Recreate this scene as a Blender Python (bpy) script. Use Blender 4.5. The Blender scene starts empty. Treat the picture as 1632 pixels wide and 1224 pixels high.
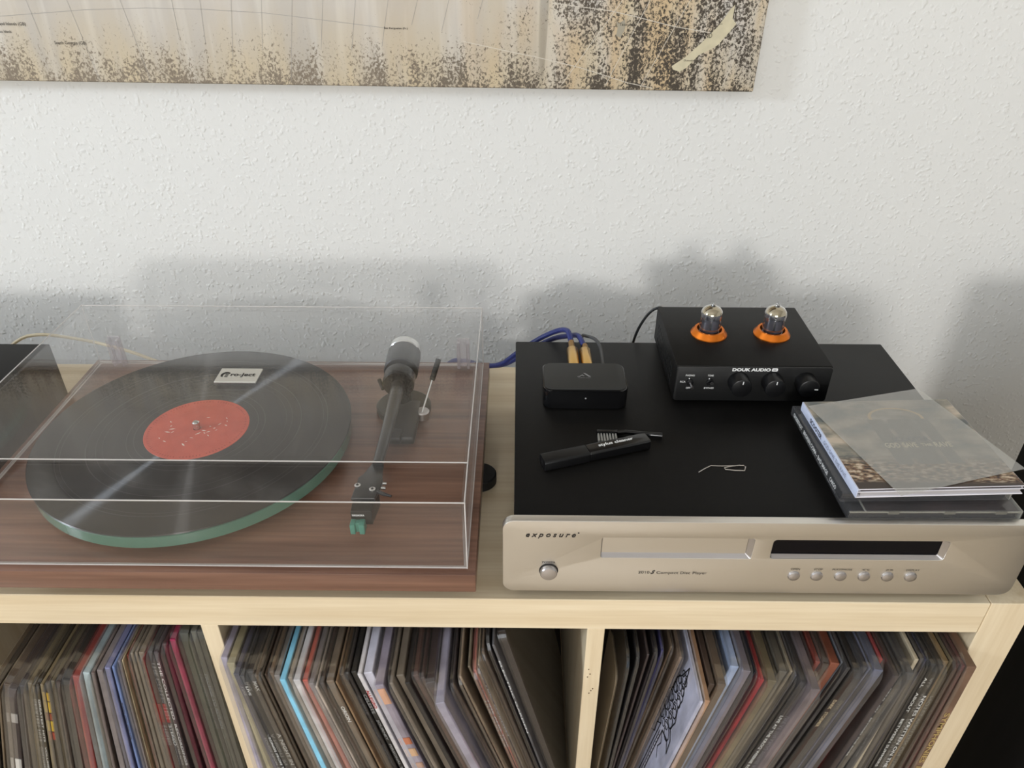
import bpy, bmesh, math, random
from mathutils import Vector, Matrix
R_ = math.radians
sc = bpy.context.scene
COL = sc.collection
random.seed(7)

# ------------------------------------------------------------------ camera, world, lamps, exposure
cam_d = bpy.data.cameras.new('camera'); cam = bpy.data.objects.new('camera', cam_d); COL.objects.link(cam)
cam_d.sensor_width = 36.0; cam_d.lens = 36.0*1216.85/1632.0; cam_d.clip_start = 0.01
_p, _y, _r = 0.57746, -0.007636, 0.003351
_f = Vector((math.sin(_y)*math.cos(_p), math.cos(_y)*math.cos(_p), -math.sin(_p)))
_rt = Vector((math.cos(_y), -math.sin(_y), 0)); _up = _rt.cross(_f)
_r2 = math.cos(_r)*_rt+math.sin(_r)*_up; _u2 = -math.sin(_r)*_rt+math.cos(_r)*_up
cam.matrix_world = Matrix(((_r2.x, _u2.x, -_f.x, -0.0658), (_r2.y, _u2.y, -_f.y, -0.4605), (_r2.z, _u2.z, -_f.z, 0.5269), (0, 0, 0, 1)))
sc.camera = cam
sc.view_settings.view_transform = 'Standard'; sc.view_settings.look = 'None'
sc.view_settings.gamma = 1.0; sc.view_settings.use_curve_mapping = False
sc.view_settings.exposure = 0.0
sc.cycles.max_bounces = 8; sc.cycles.transparent_max_bounces = 24
sc.cycles.caustics_reflective = False; sc.cycles.caustics_refractive = False

w = bpy.data.worlds.new('sky'); sc.world = w; w.use_nodes = True
nt = w.node_tree; bg = nt.nodes['Background']
sky = nt.nodes.new('ShaderNodeTexSky'); sky.sky_type = 'NISHITA'; sky.sun_disc = False
sky.sun_elevation = R_(38); sky.sun_rotation = R_(200)
nt.links.new(sky.outputs[0], bg.inputs[0]); bg.inputs[1].default_value = 0.10

def area(name, loc, target, sx, sy, power, color):
    d = bpy.data.lights.new(name, 'AREA'); d.shape = 'RECTANGLE'; d.size = sx; d.size_y = sy
    d.energy = power; d.color = color
    o = bpy.data.objects.new(name, d); COL.objects.link(o); o.location = loc
    dv = Vector(target)-Vector(loc); o.rotation_euler = dv.to_track_quat('-Z', 'Y').to_euler()
    return o
# daylight entering by the balcony door behind the camera and by the window in the left wall
area('balcony_daylight', (-0.25, -2.86, 0.64), (-0.15, 0.5, 0.12), 0.40, 0.32, 28, (1.0, 0.985, 0.96))
area('balcony_skylight', (-0.3, -2.88, 0.75), (-0.1, 0.5, 0.1), 1.7, 1.5, 19, (0.97, 0.985, 1.0))
area('side_window_daylight', (-4.08, -1.07, 1.42), (0.2, 0.3, 0.2), 0.55, 0.60, 80, (0.80, 0.89, 1.0))

# ------------------------------------------------------------------ helpers
def lin(c):
    o = []
    for v in c:
        v /= 255.0
        o.append(v/12.92 if v <= 0.04045 else ((v+0.055)/1.055)**2.4)
    return (o[0], o[1], o[2], 1.0)

def new_mat(name):
    m = bpy.data.materials.new(name); m.use_nodes = True
    return m, m.node_tree, m.node_tree.nodes['Principled BSDF']

def mat(name, rgb, rough=0.5, metal=0.0, coat=0.0, spec=0.5, bump=None, var=None, tr=0.0, ior=1.45):
    """rgb in 0-255 sRGB; bump=(scale, strength, stretch xyz); var=(scale, amount, stretch)"""
    m, t, b = new_mat(name); N = t.nodes; L = t.links
    b.inputs['Base Color'].default_value = lin(rgb); b.inputs['Roughness'].default_value = rough
    b.inputs['Metallic'].default_value = metal; b.inputs['Coat Weight'].default_value = coat
    b.inputs['Specular IOR Level'].default_value = spec; b.inputs['Transmission Weight'].default_value = tr
    b.inputs['IOR'].default_value = ior
    tc = N.new('ShaderNodeTexCoord')
    def noise(scale, st, detail=4):
        mp = N.new('ShaderNodeMapping'); L.new(tc.outputs['Object'], mp.inputs[0]); mp.inputs['Scale'].default_value = st
        n = N.new('ShaderNodeTexNoise'); L.new(mp.outputs[0], n.inputs[0]); n.inputs['Scale'].default_value = scale
        n.inputs['Detail'].default_value = detail
        return n
    if var:
        n = noise(var[0], var[2] if len(var) > 2 else (1, 1, 1))
        cr = N.new('ShaderNodeMapRange'); L.new(n.outputs[0], cr.inputs[0])
        cr.inputs[1].default_value = 0.3; cr.inputs[2].default_value = 0.7
        cr.inputs[3].default_value = 1-var[1]; cr.inputs[4].default_value = 1+var[1]
        mx = N.new('ShaderNodeMix'); mx.data_type = 'RGBA'; mx.blend_type = 'MULTIPLY'; mx.inputs[0].default_value = 1
        mx.inputs[6].default_value = lin(rgb); L.new(cr.outputs[0], mx.inputs[7]); L.new(mx.outputs[2], b.inputs['Base Color'])
    if bump:
        n = noise(bump[0], bump[2] if len(bump) > 2 else (1, 1, 1))
        bp = N.new('ShaderNodeBump'); bp.inputs['Strength'].default_value = bump[1]; bp.inputs['Distance'].default_value = 0.001
        L.new(n.outputs[0], bp.inputs['Height']); L.new(bp.outputs[0], b.inputs['Normal'])
    return m

def wood(name, dark, light, axis='x', rough=0.45, coat=0.0, scale=1.0, mid=None, contrast=(0.35, 0.68)):
    m, t, b = new_mat(name); N = t.nodes; L = t.links
    tc = N.new('ShaderNodeTexCoord'); mp = N.new('ShaderNodeMapping'); L.new(tc.outputs['Object'], mp.inputs[0])
    st = {'x': (2.2, 60, 60), 'y': (60, 2.2, 60), 'z': (60, 60, 2.2)}[axis]
    mp.inputs['Scale'].default_value = [s*scale for s in st]
    n = N.new('ShaderNodeTexNoise'); L.new(mp.outputs[0], n.inputs[0]); n.inputs['Scale'].default_value = 1.0; n.inputs['Detail'].default_value = 6
    n.inputs['Distortion'].default_value = 0.4
    mp2 = N.new('ShaderNodeMapping'); L.new(tc.outputs['Object'], mp2.inputs[0]); mp2.inputs['Scale'].default_value = [s*scale*5 for s in st]
    n2 = N.new('ShaderNodeTexNoise'); L.new(mp2.outputs[0], n2.inputs[0]); n2.inputs['Scale'].default_value = 1.0; n2.inputs['Detail'].default_value = 3
    ad = N.new('ShaderNodeMix'); ad.inputs[0].default_value = 0.35; L.new(n.outputs[0], ad.inputs[2]); L.new(n2.outputs[0], ad.inputs[3])
    r = N.new('ShaderNodeValToRGB'); L.new(ad.outputs[0], r.inputs[0])
    r.color_ramp.elements[0].position = contrast[0]; r.color_ramp.elements[0].color = lin(dark)
    r.color_ramp.elements[1].position = contrast[1]; r.color_ramp.elements[1].color = lin(light)
    L.new(r.outputs[0], b.inputs['Base Color']); b.inputs['Roughness'].default_value = rough; b.inputs['Coat Weight'].default_value = coat
    bp = N.new('ShaderNodeBump'); bp.inputs['Strength'].default_value = 0.12; bp.inputs['Distance'].default_value = 0.0005
    L.new(ad.outputs[0], bp.inputs['Height']); L.new(bp.outputs[0], b.inputs['Normal'])
    return m

def clear(name, tint=(1, 1, 1), ior=1.49, rough=0.0, haze=0.0, haze_col=(230, 230, 235), boost=1.0, glow=False):
    """thin clear plastic: see-through with Fresnel mirror, optional milky haze"""
    m, t, b = new_mat(name); N = t.nodes; L = t.links; N.remove(b)
    out = N['Material Output']
    tr = N.new('ShaderNodeBsdfTransparent'); tr.inputs[0].default_value = (*tint, 1)
    gl = N.new('ShaderNodeBsdfGlossy'); gl.inputs['Roughness'].default_value = rough; gl.inputs['Color'].default_value = (1, 1, 1, 1)
    ge = N.new('ShaderNodeNewGeometry')
    mi = N.new('ShaderNodeMix'); L.new(ge.outputs['Backfacing'], mi.inputs[0]); mi.inputs[2].default_value = ior; mi.inputs[3].default_value = 1/ior
    fr = N.new('ShaderNodeFresnel'); L.new(mi.outputs[0], fr.inputs[0])
    mu = N.new('ShaderNodeMath'); mu.operation = 'MULTIPLY'; L.new(fr.outputs[0], mu.inputs[0]); mu.inputs[1].default_value = boost
    ms = N.new('ShaderNodeMixShader'); L.new(mu.outputs[0], ms.inputs[0]); L.new(gl.outputs[0], ms.inputs[2])
    if haze > 0:
        df = N.new('ShaderNodeBsdfDiffuse'); df.inputs[0].default_value = lin(haze_col)
        if glow:      # cut edges pass the light that enters from the other side
            tl = N.new('ShaderNodeBsdfTranslucent'); tl.inputs[0].default_value = lin(haze_col); mt = N.new('ShaderNodeMixShader'); mt.inputs[0].default_value = 0.4
            L.new(df.outputs[0], mt.inputs[1]); L.new(tl.outputs[0], mt.inputs[2]); df = mt
        mh = N.new('ShaderNodeMixShader'); mh.inputs[0].default_value = haze
        L.new(tr.outputs[0], mh.inputs[1]); L.new(df.outputs[0], mh.inputs[2]); L.new(mh.outputs[0], ms.inputs[1])
    else:
        L.new(tr.outputs[0], ms.inputs[1])
    L.new(ms.outputs[0], out.inputs[0])
    return m

ORG = {}
class MB:
    """collects shapes in world coordinates, links them as ONE mesh object"""
    def __init__(s): s.bm = bmesh.new(); s.mi = 0
    def _tag(s, faces, mi):
        for f in faces: f.material_index = s.mi if mi is None else mi
    def box(s, x0, x1, y0, y1, z0, z1, bev=0.0, seg=2, mi=None, rot=None, piv=None):
        r = bmesh.ops.create_cube(s.bm, size=1.0); vs = r['verts']
        for v in vs: v.co = Vector(((x0+x1)/2+v.co.x*(x1-x0), (y0+y1)/2+v.co.y*(y1-y0), (z0+z1)/2+v.co.z*(z1-z0)))
        es = list({e for v in vs for e in v.link_edges})
        fs = list({f for v in vs for f in v.link_faces})
        s._tag(fs, mi)
        if bev > 0:
            r = bmesh.ops.bevel(s.bm, geom=es, offset=bev, segments=seg, affect='EDGES', profile=0.5)
            s._tag(r['faces'], mi); vs = list({v for f in r['faces'] for v in f.verts})
        if rot is not None:
            c = Vector(piv) if piv else Vector(((x0+x1)/2, (y0+y1)/2, (z0+z1)/2))
            for v in vs: v.co = rot @ (v.co-c) + c
        return s
    def ring(s, c, ax, r, n, u=None):
        ax = ax.normalized(); u = ax.orthogonal().normalized() if u is None else u; w = ax.cross(u)
        return [s.bm.verts.new(c+r*(math.cos(2*math.pi*i/n)*u+math.sin(2*math.pi*i/n)*w)) for i in range(n)]
    def skin(s, rings, cap0=True, cap1=True, mi=None):
        fs = []
        for a, b in zip(rings[:-1], rings[1:]):
            n = len(a)
            for i in range(n): fs.append(s.bm.faces.new((a[i], a[(i+1) % n], b[(i+1) % n], b[i])))
        if cap0: fs.append(s.bm.faces.new(list(reversed(rings[0]))))
        if cap1: fs.append(s.bm.faces.new(rings[-1]))
        s._tag(fs, mi); return s
    def lathe(s, c, ax, prof, n=32, cap0=True, cap1=True, mi=None):
        """prof: list of (distance along axis, radius)"""
        c = Vector(c); ax = Vector(ax).normalized(); u = ax.orthogonal().normalized()
        return s.skin([s.ring(c+ax*d, ax, max(r, 1e-5), n, u) for d, r in prof], cap0, cap1, mi)
    def cyl(s, p0, p1, r0, r1=None, n=24, mi=None):
        p0 = Vector(p0); p1 = Vector(p1); r1 = r0 if r1 is None else r1
        return s.lathe(p0, p1-p0, [(0, r0), ((p1-p0).length, r1)], n, mi=mi)
    def tube(s, pts, r, n=8, smooth=0, mi=None):
        P = [Vector(p) for p in pts]
        for _ in range(smooth):
            Q = [P[0]]
            for a, b in zip(P[:-1], P[1:]): Q += [a*.75+b*.25, a*.25+b*.75]
            P = Q+[P[-1]]
        rs = r if isinstance(r, (list, tuple)) else [r]*len(P)
        rings = []; u = None
        for i, p in enumerate(P):
            t = (P[min(i+1, len(P)-1)]-P[max(i-1, 0)]).normalized()
            if u is None: u = t.orthogonal().normalized()
            else: u = (u-t*u.dot(t)).normalized()
            rings.append(s.ring(p, t, rs[min(i, len(rs)-1)], n, u))
        return s.skin(rings, mi=mi)
    def prism(s, poly, o, ux, uy, d, mi=None, bev=0.0):
        """polygon (list of 2-D points, counter-clockwise seen against d) pushed along d"""
        o = Vector(o); ux = Vector(ux); uy = Vector(uy); d = Vector(d)
        a = [s.bm.verts.new(o+ux*x+uy*y) for x, y in poly]; b = [s.bm.verts.new(v.co+d) for v in a]
        n = len(a); fs = [s.bm.faces.new(a), s.bm.faces.new(list(reversed(b)))]
        for i in range(n): fs.append(s.bm.faces.new((a[(i+1) % n], a[i], b[i], b[(i+1) % n])))
        s._tag(fs, mi)
        if bev > 0:
            es = [e for e in {e for f in fs[:2] for e in f.edges}]
            r = bmesh.ops.bevel(s.bm, geom=es, offset=bev, segments=2, affect='EDGES', profile=0.5); s._tag(r['faces'], mi)
        return s
    def quad(s, pts, mi=None):
        f = s.bm.faces.new([s.bm.verts.new(Vector(p)) for p in pts]); s._tag([f], mi); return s
    def build(s, name, mats, parent=None, smooth=True, ang=32):
        bmesh.ops.recalc_face_normals(s.bm, faces=s.bm.faces)
        if smooth:
            for f in s.bm.faces: f.smooth = True
            for e in s.bm.edges:
                e.smooth = len(e.link_faces) == 2 and e.calc_face_angle(0) < R_(ang)
        off = Vector(ORG.get(parent.name, (0, 0, 0))) if parent else Vector((0, 0, 0))
        if off.length > 0: bmesh.ops.translate(s.bm, verts=s.bm.verts, vec=-off)
        me = bpy.data.meshes.new(name); s.bm.to_mesh(me); s.bm.free()
        for m in (mats if isinstance(mats, (list, tuple)) else [mats]): me.materials.append(m)
        o = bpy.data.objects.new(name, me); COL.objects.link(o)
        if parent: o.parent = parent; ORG[o.name] = off
        return o

def rrect(w, h, r, n=5):
    """rounded rectangle centred on the origin"""
    p = []
    for cx, cy, a in ((w/2-r, h/2-r, 0), (-w/2+r, h/2-r, 90), (-w/2+r, -h/2+r, 180), (w/2-r, -h/2+r, 270)):
        for i in range(n+1):
            t = R_(a+90*i/n); p.append((cx+r*math.cos(t), cy+r*math.sin(t)))
    return p

def tag(o, label, cat, group=None, kind=None):
    o['label'] = label; o['category'] = cat
    if group: o['group'] = group
    if kind: o['kind'] = kind
    return o
def thing(name, loc, label, cat, group=None):
    o = bpy.data.objects.new(name, None); COL.objects.link(o); o.location = loc; o.empty_display_size = 0.02
    ORG[o.name] = Vector(loc); return tag(o, label, cat, group)
def struct(o):
    o['kind'] = 'structure'; return o

def text(s, name, mt, parent, c, ux, uy, width=None, height=None, bold=0.0, shear=0.0, space=1.0, lift=0.00012, off=None):
    """flat printed lettering centred on c, running along ux, upright along uy"""
    cu = bpy.data.curves.new(name, 'FONT'); cu.body = s; cu.size = 1; cu.align_x = 'CENTER'; cu.align_y = 'CENTER'
    cu.offset = bold; cu.shear = shear; cu.space_character = space; cu.resolution_u = 3
    ob = bpy.data.objects.new(name, cu); COL.objects.link(ob)
    dg = bpy.context.evaluated_depsgraph_get(); me = bpy.data.meshes.new_from_object(ob.evaluated_get(dg))
    bpy.data.objects.remove(ob); bpy.data.curves.remove(cu)
    xs = [v.co.x for v in me.vertices]; ys = [v.co.y for v in me.vertices]
    w0 = max(xs)-min(xs); h0 = max(ys)-min(ys); mx = (max(xs)+min(xs))/2; my = (max(ys)+min(ys))/2
    sx = width/w0 if width else None; sy = height/h0 if height else None
    sx = sx or sy; sy = sy or sx
    ux = Vector(ux).normalized(); uy = Vector(uy).normalized(); n = ux.cross(uy)
    o_ = Vector(c)-(Vector(ORG.get(parent.name, (0, 0, 0))) if off is None else Vector(off))
    for v in me.vertices: v.co = o_+ux*(v.co.x-mx)*sx+uy*(v.co.y-my)*sy+n*lift
    me.materials.clear(); me.materials.append(mt)
    o = bpy.data.objects.new(name, me); COL.objects.link(o); o.parent = parent; ORG[o.name] = ORG.get(parent.name, (0, 0, 0))
    return o

# ------------------------------------------------------------------ materials
def wall_material():
    m, t, b = new_mat('woodchip_wallpaper'); N = t.nodes; L = t.links
    b.inputs['Base Color'].default_value = lin((232, 231, 227)); b.inputs['Roughness'].default_value = 0.75; b.inputs['Specular IOR Level'].default_value = 0.25
    tc = N.new('ShaderNodeTexCoord'); mp = N.new('ShaderNodeMapping'); L.new(tc.outputs['Object'], mp.inputs[0]); mp.inputs['Scale'].default_value = (1, 1, 1)
    wn = N.new('ShaderNodeTexNoise'); L.new(mp.outputs[0], wn.inputs[0]); wn.inputs['Scale'].default_value = 110
    ad = N.new('ShaderNodeVectorMath'); ad.operation = 'MULTIPLY_ADD'; L.new(wn.outputs[1], ad.inputs[0]); ad.inputs[1].default_value = (0.008, 0.008, 0.008); L.new(mp.outputs[0], ad.inputs[2])
    v = N.new('ShaderNodeTexVoronoi'); L.new(ad.outputs[0], v.inputs[0]); v.inputs['Scale'].default_value = 175; v.feature = 'SMOOTH_F1'; v.inputs['Randomness'].default_value = 1
    mr = N.new('ShaderNodeMapRange'); L.new(v.outputs['Distance'], mr.inputs[0]); mr.inputs[1].default_value = 0.12; mr.inputs[2].default_value = 0.42; mr.inputs[3].default_value = 1; mr.inputs[4].default_value = 0
    sel = N.new('ShaderNodeTexNoise'); L.new(mp.outputs[0], sel.inputs[0]); sel.inputs['Scale'].default_value = 95; sel.inputs['Detail'].default_value = 2
    sr = N.new('ShaderNodeMapRange'); L.new(sel.outputs[0], sr.inputs[0]); sr.inputs[1].default_value = 0.34; sr.inputs[2].default_value = 0.60
    mu = N.new('ShaderNodeMath'); mu.operation = 'MULTIPLY'; L.new(mr.outputs[0], mu.inputs[0]); L.new(sr.outputs[0], mu.inputs[1])
    fn = N.new('ShaderNodeTexNoise'); L.new(mp.outputs[0], fn.inputs[0]); fn.inputs['Scale'].default_value = 45; fn.inputs['Detail'].default_value = 3
    a2 = N.new('ShaderNodeMath'); a2.operation = 'MULTIPLY_ADD'; L.new(fn.outputs[0], a2.inputs[0]); a2.inputs[1].default_value = 0.6; L.new(mu.outputs[0], a2.inputs[2])
    bp = N.new('ShaderNodeBump'); bp.inputs['Strength'].default_value = 0.55; bp.inputs['Distance'].default_value = 0.0011
    L.new(a2.outputs[0], bp.inputs['Height']); L.new(bp.outputs[0], b.inputs['Normal'])
    return m
M_wall = wall_material()
M_plain = mat('plain_white_paint', (230, 230, 229), 0.8)
M_floor = wood('oak_floor', (172, 156, 134), (200, 184, 160), 'x', 0.4)
M_birch_x = wood('birch_effect_lengthwise', (212, 190, 154), (232, 215, 184), 'x', 0.42, contrast=(0.3, 0.62))
M_birch_z = wood('birch_effect_upright', (212, 190, 154), (232, 215, 184), 'z', 0.42, contrast=(0.3, 0.62))
M_walnut = wood('walnut_veneer', (94, 62, 48), (142, 104, 84), 'x', 0.38, coat=0.25, scale=0.8)
M_black = mat('black_satin_metal', (17, 16, 15), 0.45, spec=0.2, var=(160, 0.12), bump=(900, 0.05))
M_blackp = mat('black_plastic', (17, 17, 18), 0.35, spec=0.4)
M_blackgloss = mat('black_gloss_plastic', (14, 14, 15), 0.16, coat=0.2)
M_blackmatte = mat('matt_black', (13, 13, 13), 0.75, spec=0.2)
M_white = mat('white_print', (232, 232, 230), 0.6)
M_greyprint = mat('grey_print', (150, 150, 150), 0.6)
M_darkprint = mat('dark_print', (44, 40, 38), 0.6)
M_chrome = mat('polished_steel', (214, 214, 212), 0.14, metal=1.0)
M_brass = mat('gold_plated_brass', (214, 172, 98), 0.24, metal=1.0, bump=(700, 0.1))
M_orange = mat('orange_anodised_aluminium', (226, 124, 40), 0.3, metal=0.85)
M_rubber = mat('black_rubber', (20, 20, 20), 0.6)
M_bluecable = mat('blue_cable_jacket', (40, 50, 112), 0.45)
M_greycable = mat('grey_cable_jacket', (74, 74, 74), 0.5)
M_creamcable = mat('cream_cable_jacket', (206, 192, 162), 0.5)

def brushed(name, rgb, axis=(2, 400, 400), rough=0.34):
    m, t, b = new_mat(name); N = t.nodes; L = t.links
    b.inputs['Base Color'].default_value = lin(rgb); b.inputs['Metallic'].default_value = 1.0
    tc = N.new('ShaderNodeTexCoord'); mp = N.new('ShaderNodeMapping'); L.new(tc.outputs['Object'], mp.inputs[0]); mp.inputs['Scale'].default_value = axis
    n = N.new('ShaderNodeTexNoise'); L.new(mp.outputs[0], n.inputs[0]); n.inputs['Scale'].default_value = 10; n.inputs['Detail'].default_value = 5
    mr = N.new('ShaderNodeMapRange'); L.new(n.outputs[0], mr.inputs[0]); mr.inputs[3].default_value = rough-0.08; mr.inputs[4].default_value = rough+0.1; L.new(mr.outputs[0], b.inputs['Roughness'])
    bp = N.new('ShaderNodeBump'); bp.inputs['Strength'].default_value = 0.12; bp.inputs['Distance'].default_value = 0.0004; L.new(n.outputs[0], bp.inputs['Height']); L.new(bp.outputs[0], b.inputs['Normal'])
    b.inputs['Anisotropic'].default_value = 0.5
    return m
M_alu = brushed('brushed_aluminium', (228, 224, 217))
M_alub = mat('satin_aluminium', (196, 192, 192), 0.3, metal=1.0)
M_lid = clear('clear_acrylic', (0.985, 0.985, 0.985), boost=0.85)
M_lidedge = clear('acrylic_edge_light', (0.92, 0.9, 0.95), haze=0.65, haze_col=(250, 246, 240), boost=1.6, glow=True)  # whitened in the colour for light that acrylic gathers at its edges
M_hinge = clear('moulded_clear_hinge', (0.9, 0.88, 0.9), haze=0.14, haze_col=(240, 232, 232), boost=2.0)
M_poly = clear('clear_polythene', (0.97, 0.97, 0.96), ior=1.45, rough=0.05, haze=0.03, haze_col=(190, 184, 178), boost=1.5)
M_polysleeve = clear('milky_polypropylene', (0.95, 0.95, 0.94), ior=1.40, rough=0.12, haze=0.23, haze_col=(216, 213, 206))
M_case = clear('clear_polystyrene', (0.93, 0.93, 0.92), haze=0.05, boost=1.0)
M_caseedge = clear('clear_polystyrene_edge', (0.8, 0.8, 0.76), haze=0.5, haze_col=(190, 188, 176))
M_glass = clear('thin_tube_glass', (0.90, 0.90, 0.91), ior=1.6, boost=2.6)

# ------------------------------------------------------------------ room
YW = 0.5
struct(MB().box(-4.2, 2.6, YW, YW+0.1, -0.77, 2.0).build('wall_back', M_wall))
b = MB()
for x0, x1, z0, z1 in ((-4.2, -1.2, -0.77, 2.0), (0.75, 2.6, -0.77, 2.0), (-1.2, 0.75, 1.4, 2.0)): b.box(x0, x1, -3.0, -2.9, z0, z1)
struct(b.build('wall_front', M_plain))
b = MB()
for y0, y1, z0, z1 in ((-2.9, -1.75, -0.77, 2.0), (-0.35, 0.5, -0.77, 2.0), (-1.75, -0.35, -0.77, 0.85), (-1.75, -0.35, 1.92, 2.0)): b.box(-4.3, -4.2, y0, y1, z0, z1)
struct(b.build('wall_left', M_plain))
struct(MB().box(2.6, 2.7, -2.9, 0.5, -0.77, 2.0).build('wall_right', M_plain))
struct(MB().box(-4.3, 2.7, -3.0, 0.6, -0.85, -0.77).build('floor', M_floor))
struct(MB().box(-4.3, 2.7, -3.0, 0.6, 2.0, 2.1).build('ceiling', M_plain))
b = MB()
for x0, x1, z0, z1 in ((-1.2, -1.13, -0.77, 1.4), (0.68, 0.75, -0.77, 1.4), (-1.13, 0.68, 1.33, 1.4), (-1.13, 0.68, -0.77, -0.68)): b.box(x0, x1, -2.99, -2.93, z0, z1, 0.004)
struct(b.build('door_1', M_plain))
b = MB()
for y0, y1, z0, z1 in ((-1.75, -1.70, 0.85, 1.92), (-0.40, -0.35, 0.85, 1.92), (-1.70, -0.40, 1.87, 1.92), (-1.70, -0.40, 0.85, 0.90)): b.box(-4.29, -4.23, y0, y1, z0, z1, 0.004)
struct(b.build('window_1', M_plain))

# ------------------------------------------------------------------ canvas print on the wall
def canvas_material():
    m, t, b = new_mat('weathered_map_print'); N = t.nodes; L = t.links
    tc = N.new('ShaderNodeTexCoord'); sp = N.new('ShaderNodeSeparateXYZ'); L.new(tc.outputs['Object'], sp.inputs[0])
    def noise(scale, st, detail=5, rough=0.6, dist=0.0):
        mp = N.new('ShaderNodeMapping'); L.new(tc.outputs['Object'], mp.inputs[0]); mp.inputs['Scale'].default_value = st
        n = N.new('ShaderNodeTexNoise'); L.new(mp.outputs[0], n.inputs[0]); n.inputs['Scale'].default_value = scale; n.inputs['Detail'].default_value = detail
        n.inputs['Roughness'].default_value = rough; n.inputs['Distortion'].default_value = dist
        return n.outputs[0]
    def mr(s, a, b_, c=0, d=1):
        r = N.new('ShaderNodeMapRange'); L.new(s, r.inputs[0]); r.inputs[1].default_value = a; r.inputs[2].default_value = b_; r.inputs[3].default_value = c; r.inputs[4].default_value = d
        return r.outputs[0]
    def ma(op, a, b_):
        r = N.new('ShaderNodeMath'); r.operation = op; r.use_clamp = False
        for i, s in enumerate((a, b_)):
            if isinstance(s, float): r.inputs[i].default_value = s
            else: L.new(s, r.inputs[i])
        return r.outputs[0]
    def mix(f, a, b_):
        r = N.new('ShaderNodeMix'); r.data_type = 'RGBA'
        if isinstance(f, float): r.inputs[0].default_value = f
        else: L.new(f, r.inputs[0])
        for i, s in ((6, a), (7, b_)):
            if isinstance(s, tuple): r.inputs[i].default_value = s
            else: L.new(s, r.inputs[i])
        return r.outputs[2]
    X, Z = sp.outputs[0], sp.outputs[2]      # local: X = 0 at the right edge and falls to the left, Z = height above the bottom edge
    low = mr(Z, 0.105, 0.0)                                  # 1 at the bottom edge
    right = mr(X, -0.47, -0.15)                             # 1 at the right
    zone = mr(noise(34, (1.5, 1, 0.10), 4, 0.55, 0.3), 0.40, 0.60, -1, 1)      # upright strips, worn or whole
    blot = mr(noise(26, (1, 1, 0.7), 4, 0.6), 0.38, 0.62, -1, 1)
    wear = ma('MAXIMUM', ma('MULTIPLY', low, 1.05), right)
    base = mix(mr(noise(9, (1, 1, 0.3)), 0.35, 0.7), lin((210, 204, 197)), lin((190, 184, 176)))
    base = mix(ma('MULTIPLY', low, 0.75), base, lin((180, 168, 148)))
    streak = mr(noise(40, (1.0, 1, 0.07), 3), 0.5, 0.62)
    base = mix(ma('MULTIPLY', streak, 0.4), base, lin((224, 219, 210)))
    tan_f = ma('MULTIPLY', mr(noise(20, (1.2, 1, 0.3), 3), 0.35, 0.6), ma('MULTIPLY', wear, 0.8))
    base = mix(tan_f, base, lin((206, 188, 154)))
    orange = ma('MULTIPLY', mr(noise(17, (1.3, 1, 0.30), 2), 0.46, 0.60), right)
    base = mix(ma('MULTIPLY', orange, 0.65), base, lin((202, 172, 128)))
    sp1 = noise(330, (1, 1, 0.8), 6, 0.7, 0.5)               # flakes where the paint is gone
    mod = ma('MULTIPLY', ma('ADD', ma('MULTIPLY', zone, 0.5), ma('MULTIPLY', blot, 0.7)), 0.085)
    thr = ma('SUBTRACT', ma('SUBTRACT', 0.76, ma('MULTIPLY', wear, 0.285)), ma('MULTIPLY', mod, wear))
    speck = mr(ma('SUBTRACT', sp1, thr), -0.02, 0.06)
    dcol = mix(right, lin((132, 119, 102)), lin((68, 59, 48)))
    col = mix(speck, base, dcol)
    vs = ma('MULTIPLY', mr(noise(38, (1.0, 1, 0.04), 2, 0.4, 0.2), 0.69, 0.72), mr(right, 0.55, 0.9))
    col = mix(ma('MULTIPLY', vs, 0.85), col, lin((58, 51, 44)))
    land = ma('MULTIPLY', mr(Z, 0.15, 0.24), mr(noise(4, (1, 1, 1), 4), 0.36, 0.46))      # darker land masses higher up the map
    col = mix(land, col, lin((74, 60, 46)))
    L.new(col, b.inputs['Base Color']); b.inputs['Roughness'].default_value = 0.7
    wv = N.new('ShaderNodeTexNoise'); wv.inputs['Scale'].default_value = 1400; L.new(tc.outputs['Object'], wv.inputs[0])
    bp = N.new('ShaderNodeBump'); bp.inputs['Strength'].default_value = 0.15; bp.inputs['Distance'].default_value = 0.0004; L.new(wv.outputs[0], bp.inputs['Height']); L.new(bp.outputs[0], b.inputs['Normal'])
    return m
CAN = (0.2088, 0.480, 0.3255)
cv = thing('canvas_print', CAN, 'large stretched canvas print of a weathered world map on the white wall', 'picture')
cv.rotation_euler = (0, R_(0.55), 0)
def cbm(): return MB()
M_canvas = canvas_material()
b = MB(); b.box(-1.42, 0, 0.0, 0.0188, 0, 0.76, 0.0012, 1)
o = b.build('printed_canvas', M_canvas); o.parent = cv
b = MB(); b.box(-1.40, -0.02, 0.0055, 0.0196, 0.02, 0.74)
o = b.build('stretcher_frame', mat('pine_stretcher', (190, 160, 116), 0.6)); o.parent = cv
def cl(x, z): return Vector((x-CAN[0], -0.0002, z-CAN[2]-(x-CAN[0])*(-0.0096)))
M_grid = mat('faded_grid_ink', (164, 159, 153), 0.7); M_gridw = mat('pale_grid_ink', (214, 206, 192), 0.7)
def strip(b, pts, w):
    P = [cl(*p) for p in pts]
    for p, q in zip(P[:-1], P[1:]):
        d = (q-p).normalized(); n = Vector((-d.z, 0, d.x))*w/2
        b.quad((p+n, q+n, q-n, p-n))
b = MB()
strip(b, ((-0.70, .398), (-.6505, .4031), (-.5517, .4101), (-.4841, .412), (-.42, .411), (-.3526, .4076), (-.3218, .4044), (-.2538, .3968), (-.2195, .3929)), 0.0005)
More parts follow.
